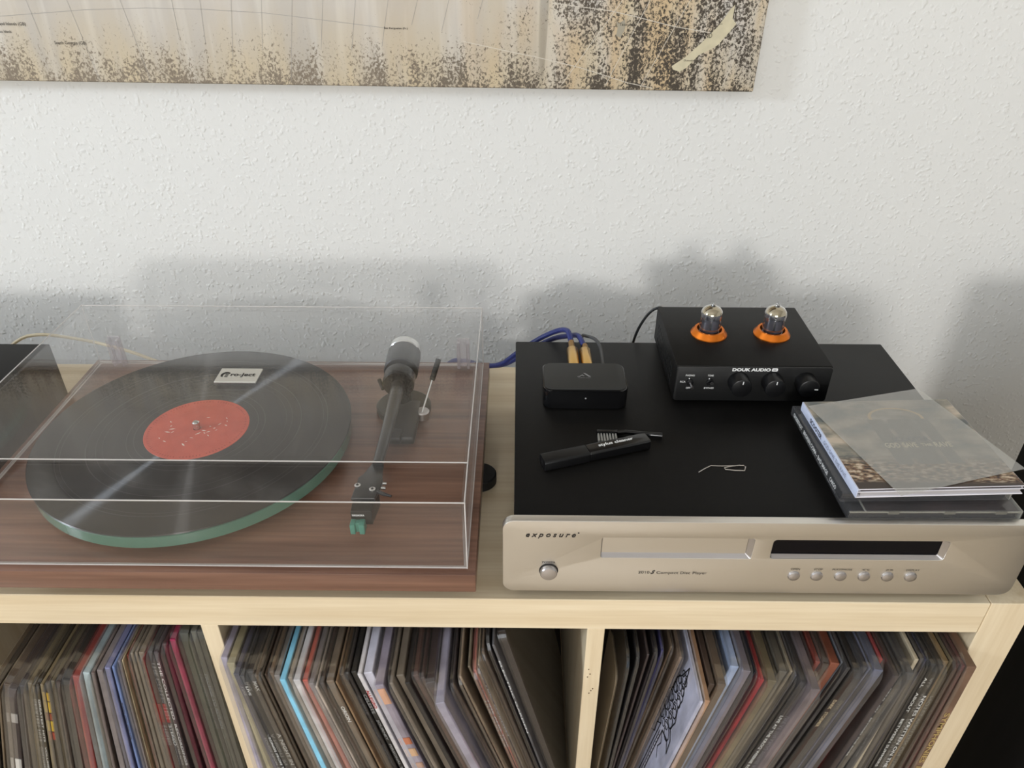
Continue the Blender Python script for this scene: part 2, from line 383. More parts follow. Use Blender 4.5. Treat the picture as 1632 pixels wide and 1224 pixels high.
for x0, z0, x1, z1 in ((-0.6164, 0.4196, -0.6118, 0.381), (-0.5708, 0.4197, -0.5574, 0.3337), (-0.5112, 0.42, -0.4979, 0.3354), (-0.4537, 0.4202, -0.4537, 0.3817), (-0.4222, 0.4203, -0.4251, 0.3752), (-0.3873, 0.4205, -0.3974, 0.3551), (-0.3537, 0.4206, -0.3608, 0.3688), (-0.3195, 0.4207, -0.3329, 0.3348), (-0.2853, 0.4208, -0.2937, 0.3691), (-0.2491, 0.421, -0.2584, 0.3692), (-0.2128, 0.4211, -0.2235, 0.3727), (-0.1801, 0.4213, -0.1881, 0.3958), (-0.1453, 0.4214, -0.1545, 0.3895), (-0.1078, 0.4215, -0.1137, 0.4025)):
    strip(b, ((x0+(x0-x1)*6, z0+(z0-z1)*6), (x0, z0), (x1, z1)), 0.00042)
o = b.build('map_grid', M_grid, smooth=False); o.parent = cv
b = MB()
strip(b, ((-.0299, .4187), (.0332, .4114), (.0616, .4058), (.1062, .3957), (.148, .3894), (.1893, .3745)), 0.0007)
strip(b, ((-.13, .379), (-.075, .368), (-.0497, .3635), (.0049, .3515), (.0607, .3352), (.0906, .3294)), 0.0007)
for x0, z0, x1, z1 in ((0.0338, 0.4031, -0.0162, 0.3328), (0.0775, 0.4223, 0.0352, 0.333), (0.1026, 0.384, 0.0758, 0.3307), (0.1985, 0.4227, 0.1711, 0.3302)): strip(b, ((x0+(x0-x1)*2, z0+(z0-z1)*2), (x0, z0), (x1, z1)), 0.0006)
o = b.build('pale_map_grid', M_gridw, smooth=False); o.parent = cv
def island(name, pts, rgb):
    b = MB(); b.bm.faces.new([b.bm.verts.new(cl(*p)+Vector((0, -.0001, 0))) for p in pts])
    o = b.build(name, mat(name, rgb, 0.7, var=(90, 0.08)), smooth=False); o.parent = cv
island('island_shape', [(0.1097, 0.3537), (0.1255, 0.3645), (0.1414, 0.3797), (0.1556, 0.3948), (0.162, .4040), (0.1673, 0.4129), (0.1720, .4180), (0.1715, .4040), (0.1765, 0.3985), (0.1662, 0.3848), (0.1600, .3770), (0.1543, 0.3729), (0.1396, 0.366), (0.1270, .3520), (0.1197, 0.3476), (0.112, .3500)], (208, 198, 168))
island('island_shape', [(0.0418, 0.401), (0.0450, .3985), (0.0516, 0.4026), (0.0525, .396), (0.0517, 0.391), (0.0477, 0.3835), (0.0429, 0.386), (0.0440, .394)], (164, 156, 138))
M_mapink = mat('map_ink', (36, 32, 28), 0.7)
def ctext(s, x, z, wd, h=None, bold=0.0):
    text(s, 'lettering', M_mapink, cv, cl(x, z)+Vector((0, -0.0003, 0)), (1, 0, 0.0), (0, 0, 1), width=wd, height=h, bold=bold, off=(0, 0, 0))
ctext('South Georgia (GB)', -0.5800, 0.3752, 0.0362, 0.0044)
ctext('and Islands (GB)', -0.6400, 0.3949, 0.0300, 0.0044)
ctext('Ico. Islands', -0.6507, 0.3873, 0.0140, 0.0028)
ctext('\u00celes Kerguelen (Fr.)', -0.2061, 0.3925, 0.0270, 0.0030, 0.012)
ctext('NEW ZEALAND', 0.1320, 0.3866, 0.0385, 0.0050)
ctext('Tasmania', 0.0540, 0.3975, 0.0170, 0.0030)
ctext('Wellington', 0.1560, 0.3985, 0.0100, 0.0018)
ctext('Dunedin', 0.1290, 0.3600, 0.0120, 0.0020)

# ------------------------------------------------------------------ cube shelf
ZC = -0.3735                     # floor of the upper row of compartments
sh = thing('cube_shelf', (-0.18, 0.19, -0.77), 'birch effect cube shelf unit holding rows of vinyl records', 'shelf')
XD = (-0.706, -0.353, 0.0)       # left faces of the 16 mm dividers
MB().box(-1.0590, 0.3526, 0, 0.389, -0.0385, 0, 0.0008, 1).build('top_board', M_birch_x, sh)
MB().box(-1.0590, 0.3526, 0, 0.389, -0.77, -0.7315, 0.0008, 1).build('bottom_board', M_birch_x, sh)
MB().box(0.3530, 0.3915, 0, 0.389, -0.77, 0, 0.0008, 1).build('side_panel', M_birch_z, sh)
MB().box(-1.0980, -1.0594, 0, 0.389, -0.77, 0, 0.0008, 1).build('side_panel', M_birch_z, sh)
for x in XD: MB().box(x, x+0.016, 0.0004, 0.3836, -0.7313, -0.0387, 0.0005, 1).build('divider', M_birch_z, sh)
for x in (-1.0592,)+tuple(x+0.0162 for x in XD):
    x1 = x+0.3528 if x < -1 else x+0.3366
    MB().box(x, min(x1, 0.3528), 0.0006, 0.3836, ZC-0.016, ZC, 0.0005, 1).build('shelf_board', M_birch_x, sh)
MB().box(-1.0592, 0.3528, 0.3840, 0.3880, -0.7313, -0.0387).build('added_back_shade', mat('added_dark_sheet', (40, 34, 30), 0.8), sh)  # added dark sheet closing the backs so the compartments stay dim
b = MB()
for x, z in ((0.0045, -0.0965), (0.0062, -0.1035), (0.0040, -0.1080), (0.0085, -0.1290), (0.0068, -0.1330), (0.0100, -0.1260)):
    b.lathe((x, 0.0003, z), (0, -1, 0), [(0, 0.0007), (0.0004, 0.0005)], 8)
b.build('nail_hole', mat('dark_peg_hole', (96, 76, 52), 0.8), sh)

# ------------------------------------------------------------------ turntable
tt = thing('turntable', (-0.332, 0.145, 0), 'walnut turntable with clear acrylic dust cover and glass platter on the shelf', 'turntable')
MB().box(-0.5650, -0.0985, -0.0222, 0.3120, 0.0335, 0.0540, 0.0012, 2).build('plinth', M_walnut, tt)
for x, y in ((-0.53, 0.036), (-0.176, 0.030), (-0.34, 0.28)):
    MB().lathe((x, y, 0), (0, 0, 1), [(0, 0.021), (0.004, 0.022), (0.022, 0.022), (0.026, 0.016), (0.0336, 0.016)], 28).build('foot', M_rubber, tt)
PC = (-0.3830, 0.1480)
def platter_glass():
    m, t, b = new_mat('green_edged_glass'); N = t.nodes; L = t.links
    b.inputs['Base Color'].default_value = lin((96, 140, 120)); b.inputs['Roughness'].default_value = 0.08; b.inputs['Transmission Weight'].default_value = 0.25; b.inputs['IOR'].default_value = 1.5
    b.inputs['Coat Weight'].default_value = 0.5
    return m
MB().lathe((*PC, 0.0542), (0, 0, 1), [(0, 0.085), (0.0062, 0.085)], 40).build('sub_platter', M_blackp, tt)
MB().lathe((*PC, 0.0606), (0, 0, 1), [(0, 0.1490), (0.0006, 0.1500), (0.0114, 0.1500), (0.012, 0.1492)], 96).build('glass_platter', platter_glass(), tt)
MB().lathe((*PC, 0.0727), (0, 0, 1), [(0, 0.1482), (0.0006, 0.1482)], 96).build('felt_mat', M_blackmatte, tt)
MB().lathe((*PC, 0.0734), (0, 0, 1), [(0, 0.0034), (0.0090, 0.0034), (0.0100, 0.0024)], 20).build('spindle', M_chrome, tt)

# lid: bent acrylic box of 3 mm sheet, open at the bottom; the top breaks just behind the front edge
lx0, lx1, ly0, ly1, lz0, lt = -0.5560, -0.1055, -0.0172, 0.3020, 0.0566, 0.0030
yk, zk, zf, zb = 0.0275, 0.1318, 0.1280, 0.1312
prof_o = [(ly1, lz0), (ly1, zb), (yk, zk), (ly0, zf), (ly0, lz0)]
prof_i = [(ly1-lt, lz0), (ly1-lt, zb-lt), (yk, zk-lt), (ly0+lt, zf-lt-0.0002), (ly0+lt, lz0)]
b = MB(); bm = b.bm
def V(x, p): return bm.verts.new((x, p[0], p[1]))
OL = [V(lx0, p) for p in prof_o]; OR_ = [V(lx1, p) for p in prof_o]
IL = [V(lx0+lt, p) for p in prof_i]; IR = [V(lx1-lt, p) for p in prof_i]
def F(vs, mi):
    f = bm.faces.new(vs); f.material_index = mi
for i in range(4):
    F((OL[i], OR_[i], OR_[i+1], OL[i+1]), 0); F((IL[i+1], IR[i+1], IR[i], IL[i]), 0)
F(OL, 0); F(list(reversed(OR_)), 0); F(list(reversed(IL)), 0); F(IR, 0)
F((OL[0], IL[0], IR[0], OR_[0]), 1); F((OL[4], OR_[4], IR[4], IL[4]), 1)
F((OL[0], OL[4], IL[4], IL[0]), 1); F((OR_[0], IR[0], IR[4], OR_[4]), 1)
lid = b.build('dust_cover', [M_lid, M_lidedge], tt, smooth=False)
# rods on the cover's corner seams; bottom rim rods added as painted edge light
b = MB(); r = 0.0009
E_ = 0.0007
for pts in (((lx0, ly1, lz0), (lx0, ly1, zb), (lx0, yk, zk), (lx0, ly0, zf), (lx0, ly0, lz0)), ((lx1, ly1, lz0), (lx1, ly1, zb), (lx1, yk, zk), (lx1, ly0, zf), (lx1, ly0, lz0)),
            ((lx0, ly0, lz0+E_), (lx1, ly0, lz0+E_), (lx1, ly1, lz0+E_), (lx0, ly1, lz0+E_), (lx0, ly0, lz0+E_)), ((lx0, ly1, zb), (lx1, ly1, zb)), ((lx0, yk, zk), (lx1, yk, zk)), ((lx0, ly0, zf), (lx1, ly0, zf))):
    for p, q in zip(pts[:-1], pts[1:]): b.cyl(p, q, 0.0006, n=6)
b.build('seam_and_edge_light', M_lidedge, lid)
for x in (-0.5285, -0.1275):
    b = MB(); b.box(x-0.0075, x-0.0035, 0.2905, 0.2988, 0.0570, 0.0925, 0.001, 1); b.box(x+0.0035, x+0.0075, 0.2905, 0.2988, 0.0570, 0.0925, 0.001, 1)
    b.box(x-0.0075, x+0.0075, 0.2965, 0.2988, 0.0570, 0.0950, 0.001, 1)
    b.build('hinge_block', M_hinge, lid)
bg_ = MB().box(-0.3528, -0.3128, 0.1432, 0.1674, 0.1318, 0.1336, 0.0004, 1).build('badge', mat('silver_badge', (214, 212, 204), 0.3, metal=0.6), tt)
text('ro-Ject', 'lettering', M_darkprint, bg_, (-0.3285, 0.1552, 0.1337), (1, 0, 0), (0, 1, 0), width=0.0235, height=0.0075, bold=0.02)
b = MB()
pts = []
for i in range(13):
    t = R_(40+ i*15); pts.append((0.0048*math.cos(t), 0.0052*math.sin(t)))
for i in range(12, -1, -1):
    t = R_(40+i*15); pts.append((0.0008+0.0033*math.cos(t), -0.0008+0.0036*math.sin(t)))
f = b.bm.faces.new([b.bm.verts.new((-0.3450+x, 0.1552+y, 0.13375)) for x, y in pts])
for k in (0.0014, -0.0008, -0.0030): b.quad([(-0.3455, 0.1552+k-0.0006, 0.13375), (-0.3425, 0.1552+k-0.0006, 0.13375), (-0.3425, 0.1552+k+0.0006, 0.13375), (-0.3455, 0.1552+k+0.0006, 0.13375)])
b.build('emblem', M_darkprint, bg_, smooth=False)

# tonearm
M_carbon = mat('carbon_arm', (46, 45, 44), 0.3, coat=0.5, var=(400, 0.25, (1, 0.3, 1)))
MB().lathe((-0.1870, 0.2130, 0.0541), (0, 0, 1), [(0, 0.0285), (0.0015, 0.0290), (0.0065, 0.0290), (0.0080, 0.0270)], 40).build('arm_base', mat('dark_grey_metal', (52, 52, 50), 0.35, metal=0.5), tt)
b = MB(); b.box(-0.1985, -0.1665, 0.1400, 0.2060, 0.0622, 0.0720, 0.003); b.box(-0.1980, -0.1790, 0.1340, 0.1500, 0.0690, 0.0760, 0.002)
b.build('arm_lift', M_blackp, tt)
b = MB(); b.cyl((-0.1640, 0.1840, 0.0700), (-0.1520, 0.2120, 0.1020), 0.0011, n=8)
lv = b.build('lift_lever', M_chrome, tt); MB().cyl((-0.1542, 0.2070, 0.0960), (-0.1478, 0.2215, 0.1128), 0.0029, n=12).build('lever_grip', M_blackgloss, lv)
MB().lathe((-0.1640, 0.1880, 0.0622), (0, 0, 1), [(0, 0.0075), (0.0075, 0.0075), (0.009, 0.006)], 20).build('lift_cylinder', M_alub, tt)
arm = MB().tube([(-0.1893, 0.2300, 0.0955), (-0.1885, 0.1900, 0.0945), (-0.1893, 0.1300, 0.0915), (-0.1912, 0.0780, 0.0885)], [0.0072, 0.0068, 0.0058, 0.0048], n=16)
arm = arm.build('arm_tube', M_carbon, tt)
b = MB(); b.lathe((-0.1886, 0.1990, 0.0945), (-0.02, 1, 0.02), [(0, 0.0150), (0.002, 0.0165), (0.016, 0.0165), (0.018, 0.0150)], 36)
b.cyl((-0.1886, 0.208, 0.062), (-0.1886, 0.208, 0.082), 0.011)
b.build('arm_bearing', mat('black_bearing', (26, 26, 27), 0.25, coat=0.4), tt)
cw = MB().lathe((-0.1890, 0.2230, 0.0950), (-0.02, 1, 0.02), [(0, 0.0168), (0.0015, 0.0180), (0.034, 0.0180), (0.0355, 0.0172)], 40).build('counterweight', mat('anthracite_weight', (56, 56, 58), 0.4, metal=0.3), tt)
MB().lathe((-0.1898, 0.2590, 0.0957), (-0.02, 1, 0.02), [(0, 0.0168), (0.001, 0.0178), (0.0095, 0.0178), (0.012, 0.0150)], 40).build('chrome_ring', M_chrome, cw)
MB().cyl((-0.2050, 0.2020, 0.0880), (-0.2105, 0.2130, 0.0920), 0.0022, n=10).build('antiskate_stub', M_blackp, tt)
hs = MB(); ang = R_(9)
def hp(x, y): return (-0.1935+x*math.cos(ang)-y*math.sin(ang)*-1*0+y*math.sin(-ang), 0.0500+y*math.cos(ang)+x*math.sin(-ang)*0)
poly = [(-0.0125, -0.018), (0.0080, -0.018), (0.0105, 0.004), (0.0080, 0.012), (0.0055, 0.030), (-0.0045, 0.030), (-0.0085, 0.014), (-0.0125, 0.010)]
hs.prism([(p[0]-0.1935+p[1]*0.06, p[1]+0.0500) for p in poly], (0, 0, 0.0850), (1, 0, 0), (0, 1, 0), (0, 0, 0.0032), bev=0.0006)
hs = hs.build('headshell', M_carbon, tt)
for x, y in ((-0.2040, 0.0475), (-0.1903, 0.0425)):
    sb = MB(); sb.lathe((x, y, 0.0882), (0, 0, 1), [(0, 0.0028), (0.0016, 0.0028), (0.0020, 0.0022)], 18); sb.build('screw', M_chrome, hs)
    MB().lathe((x, y, 0.0902), (0, 0, 1), [(0, 0.0012), (0.0003, 0.0012)], 6).build('hex_socket', M_blackp, hs)
b = MB()
for y in (0.0475, 0.0535): b.lathe((-0.1835, y, 0.0865), (1, -0.1, 0), [(0, 0.0016), (0.004, 0.0016)], 10)
b.build('screw', M_chrome, hs)
MB().tube([(-0.1860, 0.0420, 0.0872), (-0.1800, 0.0385, 0.0874), (-0.1728, 0.0350, 0.0882)], [0.0020, 0.0017, 0.0010], n=8).build('finger_lift', M_carbon, hs)
b = MB(); b.prism([(-0.2058, 0.0200), (-0.1880, 0.0200), (-0.1852, 0.0440), (-0.2065, 0.0440)], (0, 0, 0.0690), (1, 0, 0), (0, 1, 0), (0, 0, 0.0155), bev=0.0010)
ct = b.build('cartridge', M_blackp, tt)
text('NAGAOKA', 'lettering', M_white, ct, (-0.1995, 0.0198, 0.0800), (1, 0, 0), (0, 0, 1), width=0.0105, height=0.0022, bold=0.03)
b = MB(); b.box(-0.2062, -0.2018, 0.0120, 0.0225, 0.0650, 0.0755, 0.0008); b.box(-0.1985, -0.1938, 0.0120, 0.0225, 0.0650, 0.0755, 0.0008); b.box(-0.2022, -0.1980, 0.0150, 0.0225, 0.0650, 0.0750, 0.0008)
b.build('stylus_grip', mat('green_stylus_plastic', (74, 136, 118), 0.35), ct)

# ------------------------------------------------------------------ record on the platter
def vinyl():
    m, t, b = new_mat('grooved_black_vinyl'); N = t.nodes; L = t.links
    b.inputs['Base Color'].default_value = lin((20, 18, 18)); b.inputs['Roughness'].default_value = 0.26; b.inputs['Specular IOR Level'].default_value = 0.4
    b.inputs['Anisotropic'].default_value = 0.93; b.inputs['Anisotropic Rotation'].default_value = 0.25
    tg = N.new('ShaderNodeTangent'); tg.direction_type = 'RADIAL'; tg.axis = 'Z'; L.new(tg.outputs[0], b.inputs['Tangent'])
    tc = N.new('ShaderNodeTexCoord'); ln = N.new('ShaderNodeVectorMath'); ln.operation = 'LENGTH'; L.new(tc.outputs['Object'], ln.inputs[0])
    n = N.new('ShaderNodeTexNoise'); n.noise_dimensions = '1D'; n.inputs['Scale'].default_value = 420; n.inputs['Detail'].default_value = 3; L.new(ln.outputs['Value'], n.inputs['W'])
    mr = N.new('ShaderNodeMapRange'); L.new(n.outputs[0], mr.inputs[0]); mr.inputs[3].default_value = 0.22; mr.inputs[4].default_value = 0.30; L.new(mr.outputs[0], b.inputs['Roughness'])
    b.inputs['Anisotropic'].default_value = 0.0; b.inputs['Specular IOR Level'].default_value = 0.35; b.inputs['Base Color'].default_value = lin((15, 14, 14))
    ga = N.new('ShaderNodeBsdfAnisotropic'); ga.inputs['Roughness'].default_value = 0.36; ga.inputs['Anisotropy'].default_value = 0.84; ga.inputs['Rotation'].default_value = 0.0
    L.new(tg.outputs[0], ga.inputs['Tangent']); gx = N.new('ShaderNodeMixShader'); gx.inputs[0].default_value = 0.085
    L.new(b.outputs[0], gx.inputs[1]); L.new(ga.outputs[0], gx.inputs[2]); L.new(gx.outputs[0], N['Material Output'].inputs[0])
    bp = N.new('ShaderNodeBump'); bp.inputs['Strength'].default_value = 0.02; bp.inputs['Distance'].default_value = 0.0002; L.new(n.outputs[0], bp.inputs['Height']); L.new(bp.outputs[0], b.inputs['Normal'])
    return m
def label_red():
    m, t, b = new_mat('red_paper_label'); N = t.nodes; L = t.links
    tc = N.new('ShaderNodeTexCoord'); ln = N.new('ShaderNodeVectorMath'); ln.operation = 'LENGTH'; L.new(tc.outputs['Object'], ln.inputs[0])
    n = N.new('ShaderNodeTexNoise'); L.new(tc.outputs['Object'], n.inputs[0]); n.inputs['Scale'].default_value = 60; n.inputs['Detail'].default_value = 5
    mr = N.new('ShaderNodeMapRange'); L.new(n.outputs[0], mr.inputs[0]); mr.inputs[1].default_value = 0.3; mr.inputs[2].default_value = 0.7
    mx = N.new('ShaderNodeMix'); mx.data_type = 'RGBA'; L.new(mr.outputs[0], mx.inputs[0]); mx.inputs[6].default_value = lin((196, 82, 62)); mx.inputs[7].default_value = lin((212, 96, 74))
    L.new(mx.outputs[2], b.inputs['Base Color']); b.inputs['Roughness'].default_value = 0.5
    return m
lp = thing('vinyl_record', (*PC, 0.0734), 'black vinyl record with orange red label lying on the turntable platter', 'record')
MB().lathe((*PC, 0.0734), (0, 0, 1), [(0, 0.0037), (0, 0.1500), (0.0008, 0.1507), (0.0016, 0.1500), (0.00165, 0.1465), (0.0015, 0.0600), (0.0017, 0.0520), (0.0017, 0.0037), (0, 0.0037)], 128, False, False).build('disc', vinyl(), lp)
lb = MB().lathe((*PC, 0.0751), (0, 0, 1), [(0, 0.0037), (0, 0.0500), (0.0003, 0.0498), (0.0003, 0.0037), (0, 0.0037)], 72, False, False).build('paper_label', label_red(), lp)
M_rim = mat('dark_red_print', (168, 60, 48), 0.6)
b = MB()
for i in range(96):
    if i % 8 == 7: continue
    a = 2*math.pi*i/96; h = 0.0012+0.0012*random.random(); wd = 0.0009
    u = Vector((math.cos(a), math.sin(a), 0)); v_ = Vector((-u.y, u.x, 0)); c = Vector((*PC, 0.07545))+u*0.0462
    b.quad((c-v_*wd/2-u*h/2, c+v_*wd/2-u*h/2, c+v_*wd/2+u*h/2, c-v_*wd/2+u*h/2))
b.build('rim_text', M_rim, lb, smooth=False)
b = MB()
for (x, y) in ((-0.030, 0.010), (-0.027, 0.003), (-0.024, -0.002), (-0.022, -0.007), (-0.027, -0.007), (-0.031, -0.017), (-0.024, -0.022), (0.012, 0.003), (0.008, -0.004), (0.013, -0.006), (0.017, 0.000), (0.004, -0.009), (0.000, -0.016), (-0.003, -0.022), (0.010, -0.008), (0.026, 0.012), (0.024, 0.017), (0.020, 0.007), (0.027, 0.005), (-0.004, -0.027), (0.005, 0.018), (0.015, -0.012), (0.020, -0.003)):
    a = random.uniform(-1.2, 1.2); l_ = random.uniform(0.0012, 0.0036); w_ = random.uniform(0.0004, 0.0009)
    c = Vector((PC[0]+x, PC[1]+y, 0.07545)); u = Vector((math.cos(a), math.sin(a), 0)); v_ = Vector((-u.y, u.x, 0))
    b.quad((c-u*l_-v_*w_*.4, c+v_*-w_, c+u*l_+v_*w_*.3, c+v_*w_))
b.build('label_flecks', mat('pale_flecks', (236, 220, 206), 0.5), lb, smooth=False)  # small pale flecks scattered over the label

tag(MB().lathe((-0.1040, 0.1590, 0), (0, 0, 1), [(0, 0.0168), (0.001, 0.0175), (0.0105, 0.0175), (0.012, 0.0162)], 36).build('rubber_puck', M_rubber),
    'small black rubber puck on the shelf tucked under the right edge of the turntable', 'puck')

# ------------------------------------------------------------------ compact disc player
def face_plate(name, outer, holes, o, ux, uy, depth, bev, mt, parent):
    cu = bpy.data.curves.new(name, 'CURVE'); cu.dimensions = '2D'; cu.fill_mode = 'BOTH'
    cu.extrude = depth/2-bev; cu.bevel_depth = bev; cu.bevel_resolution = 2; cu.offset = -bev
    for k, poly in enumerate([outer]+holes):
        s = cu.splines.new('POLY'); s.points.add(len(poly)-1); s.use_cyclic_u = True
        for p, (x, y) in zip(s.points, poly if k == 0 else reversed(poly)): p.co = (x, y, 0, 1)
    ob = bpy.data.objects.new(name, cu); COL.objects.link(ob)
    dg = bpy.context.evaluated_depsgraph_get(); me = bpy.data.meshes.new_from_object(ob.evaluated_get(dg)); me.name = name
    bpy.data.objects.remove(ob); bpy.data.curves.remove(cu)
    b = MB(); b.bm.from_mesh(me); bpy.data.meshes.remove(me)
    bmesh.ops.remove_doubles(b.bm, verts=b.bm.verts, dist=1e-6)
    ux = Vector(ux); uy = Vector(uy); n = ux.cross(uy)
    for v in b.bm.verts: v.co = Vector(o)+ux*v.co.x+uy*v.co.y+n*v.co.z
    return b.build(name, mt, parent, ang=25)
def at(poly, cx, cy): return [(x+cx, y+cy) for x, y in poly]
def bezel(name, outer, inner, mt, parent):
    """sloping frame between two rounded rectangles standing in x-z planes: (w,h,r,cx,cz,y)"""
    b = MB(); rg = []
    for w_, h_, r_, cx, cz, y in (outer, inner): rg.append([b.bm.verts.new((x+cx, y, z+cz)) for x, z in rrect(w_, h_, r_)])
    n = len(rg[0])
    for i in range(n): b.bm.faces.new((rg[0][i], rg[0][(i+1) % n], rg[1][(i+1) % n], rg[1][i]))
    return b.build(name, mt, parent)
ZT = 0.0915
cd = thing('cd_player', (0.1432, 0.15, 0), 'black compact disc player with thick silver brushed front panel on the shelf', 'cd player')
MB().box(-0.0674, 0.3485, 0.0078, 0.2970, 0.0125, ZT, 0.0012, 2).build('housing', M_black, cd)
b = MB()
for x in (-0.035, 0.315):
    for y in (0.045, 0.26): MB().lathe((x, y, 0), (0, 0, 1), [(0, 0.017), (0.0124, 0.019)], 24).build('foot', M_rubber, cd)
b.bm.free()
TX0, TX1, TZ0, TZ1 = 0.0058, 0.1325, 0.0525, 0.0757
DX0, DX1, DZ0, DZ1 = 0.1481, 0.2939, 0.0530, 0.0746
fp = face_plate('front_panel', at(rrect(0.4401, 0.0822, 0.010, 8), 0.14325, 0.0525),
                [at(rrect(TX1-TX0, TZ1-TZ0, 0.0020, 4), (TX0+TX1)/2, (TZ0+TZ1)/2), at(rrect(DX1-DX0, DZ1-DZ0, 0.0030, 4), (DX0+DX1)/2, (DZ0+DZ1)/2)],
                (0, 0.0038, 0), (1, 0, 0), (0, 0, 1), 0.0076, 0.0006, M_alu, cd)
bezel('tray_bezel', (TX1-TX0, TZ1-TZ0, 0.0020, (TX0+TX1)/2, (TZ0+TZ1)/2, 0.0006), (0.1222, 0.0196, 0.0008, 0.0672, 0.0652, 0.0040), M_alub, cd)
MB().box(0.0064, 0.1280, 0.0030, 0.0076, 0.0557, 0.0747, 0.0004, 1).build('disc_tray', M_alu, cd)
bezel('display_bezel', (DX1-DX0, DZ1-DZ0, 0.0030, (DX0+DX1)/2, (DZ0+DZ1)/2, 0.0006), (0.1408, 0.0182, 0.0015, 0.2195, 0.0642, 0.0040), M_alub, cd)
MB().box(0.1488, 0.2905, 0.0041, 0.0077, 0.0545, 0.0740).build('display_window', mat('smoked_display', (7, 6, 12), 0.08, spec=0.18), cd)
for x, s in zip((0.1723, 0.1918, 0.2121, 0.2321, 0.2521, 0.2719), ('OPEN', 'STOP', 'PLAY/PAUSE', '<<', '>>', 'DISPLAY')):
    bt = MB().lathe((x, 0.0002, 0.0333), (0, -1, 0), [(0, 0.0052), (0.0010, 0.0052), (0.0018, 0.0046), (0.0024, 0.0030), (0.0027, 0.0008)], 24).build('button', M_alub, cd)
    text(s, 'lettering', M_darkprint, cd, (x, -0.0002, 0.0412), (1, 0, 0), (0, 0, 1), width={'PLAY/PAUSE': 0.0165, 'DISPLAY': 0.0112, 'OPEN': 0.0076, 'STOP': 0.0072}.get(s, 0.0060), height=0.0020)
MB().lathe((-0.0375, 0.0001, 0.0369), (0, -1, 0), [(0, 0.0082), (0.0003, 0.0082)], 32).build('button_recess', M_darkprint, cd)
MB().lathe((-0.0375, -0.0004, 0.0367), (0, -1, 0), [(0, 0.0073), (0.0035, 0.0073), (0.0045, 0.0066), (0.0048, 0.0050)], 32).build('power_button', M_alub, cd)
text('POWER', 'lettering', M_darkprint, cd, (-0.0377, -0.0002, 0.0467), (1, 0, 0), (0, 0, 1), width=0.0112, height=0.0021)
text('exposure', 'lettering', M_darkprint, cd, (-0.0368, -0.0002, 0.0770), (1, 0, 0), (0, 0, 1), width=0.0415, height=0.0052, shear=0.35, space=1.5, bold=0.012)
MB().lathe((-0.0140, 0.0001, 0.0808), (0, -1, 0), [(0, 0.0008), (0.0003, 0.0007)], 12).build('logo_dot', M_darkprint, cd)
text('2010', 'lettering', M_darkprint, cd, (0.0440, -0.0002, 0.0357), (1, 0, 0), (0, 0, 1), width=0.0096, height=0.0030)
text('S', 'lettering', M_darkprint, cd, (0.0517, -0.0002, 0.0360), (1, 0, 0), (0, 0, 1), width=0.0040, height=0.0042, shear=0.5, bold=0.03)
text('Compact Disc Player', 'lettering', M_darkprint, cd, (0.0763, -0.0002, 0.0350), (1, 0, 0), (0, 0, 1), width=0.0430, height=0.0038)

# ------------------------------------------------------------------ valve preamplifier
PX0, PX1, PY0, PY1, PZ0, PZ1 = 0.0905, 0.2436, 0.1765, 0.3020, 0.0945, 0.1350
pa = thing('valve_preamp', (0.167, 0.239, ZT), 'black valve preamplifier with two glass tubes in orange rings on the cd player', 'preamplifier')
MB().box(PX0, PX1, PY0, PY1, PZ0, PZ1, 0.0016, 2).build('housing', M_black, pa)
b = MB(); b.prism(at(rrect(PX1-PX0-0.001, PZ1-PZ0-0.001, 0.003, 4), (PX0+PX1)/2, (PZ0+PZ1)/2), (0, PY0-0.0002, 0), (1, 0, 0), (0, 0, 1), (0, -0.0016, 0), bev=0.0004)
pf = b.build('front_panel', mat('black_anodised_panel', (20, 20, 20), 0.45), pa)
for x in (PX0+0.014, PX1-0.014):
    for y in (PY0+0.014, PY1-0.014): MB().lathe((x, y, ZT), (0, 0, 1), [(0, 0.0055), (0.0031, 0.0062)], 18).build('foot', M_rubber, pa)
YF = PY0-0.0019
text('DOUK AUDIO', 'lettering', M_white, pf, (0.1636, YF, 0.1318), (1, 0, 0), (0, 0, 1), width=0.0375, height=0.0036, bold=0.045)
b = MB(); b.prism(at(rrect(0.0058, 0.0036, 0.0010, 3), 0.1863, 0.1318), (0, YF, 0), (1, 0, 0), (0, 0, 1), (0, -0.0001, 0)); b.build('emblem', M_white, pf)
b = MB()
for z in (0.1324, 0.1311): b.box(0.1848, 0.1878, YF-0.0002, YF-0.00012, z-0.0002, z+0.0002)
b.build('emblem_bars', M_blackp, pf)
for s, x, z, wd in (('PHONO', 0.1046, 0.1248, 0.0088), ('RCA', 0.0982, 0.1174, 0.0052), ('OFF', 0.1043, 0.1101, 0.0046), ('TONE', 0.1247, 0.1248, 0.0058), ('BYPASS', 0.1248, 0.1101, 0.0096)):
    text(s, 'lettering', M_white, pf, (x, YF, z), (1, 0, 0), (0, 0, 1), width=wd, height=0.0020, bold=0.01)
for x, dx, dz, mt_ in ((0.1050, 0.0014, -0.0022, M_alub), (0.1247, 0.0, 0.0034, M_blackgloss)):
    sw = MB().lathe((x, YF+0.0002, 0.1172), (0, -1, 0), [(0, 0.0034), (0.0018, 0.0034), (0.0024, 0.0026)], 20).build('toggle_switch', M_blackp, pa)
    MB().tube([(x, YF-0.001, 0.1172), (x+dx*.6, YF-0.0045, 0.1172+dz*.6), (x+dx, YF-0.0085, 0.1172+dz)], [0.0009, 0.0011, 0.0017], n=10).build('toggle', mt_, sw)
    MB().lathe((x-0.0009, YF, 0.1211), (0, -1, 0), [(0, 0.0006), (0.0003, 0.0005)], 8).build('dot', M_white, sw)
KZ = 0.1188
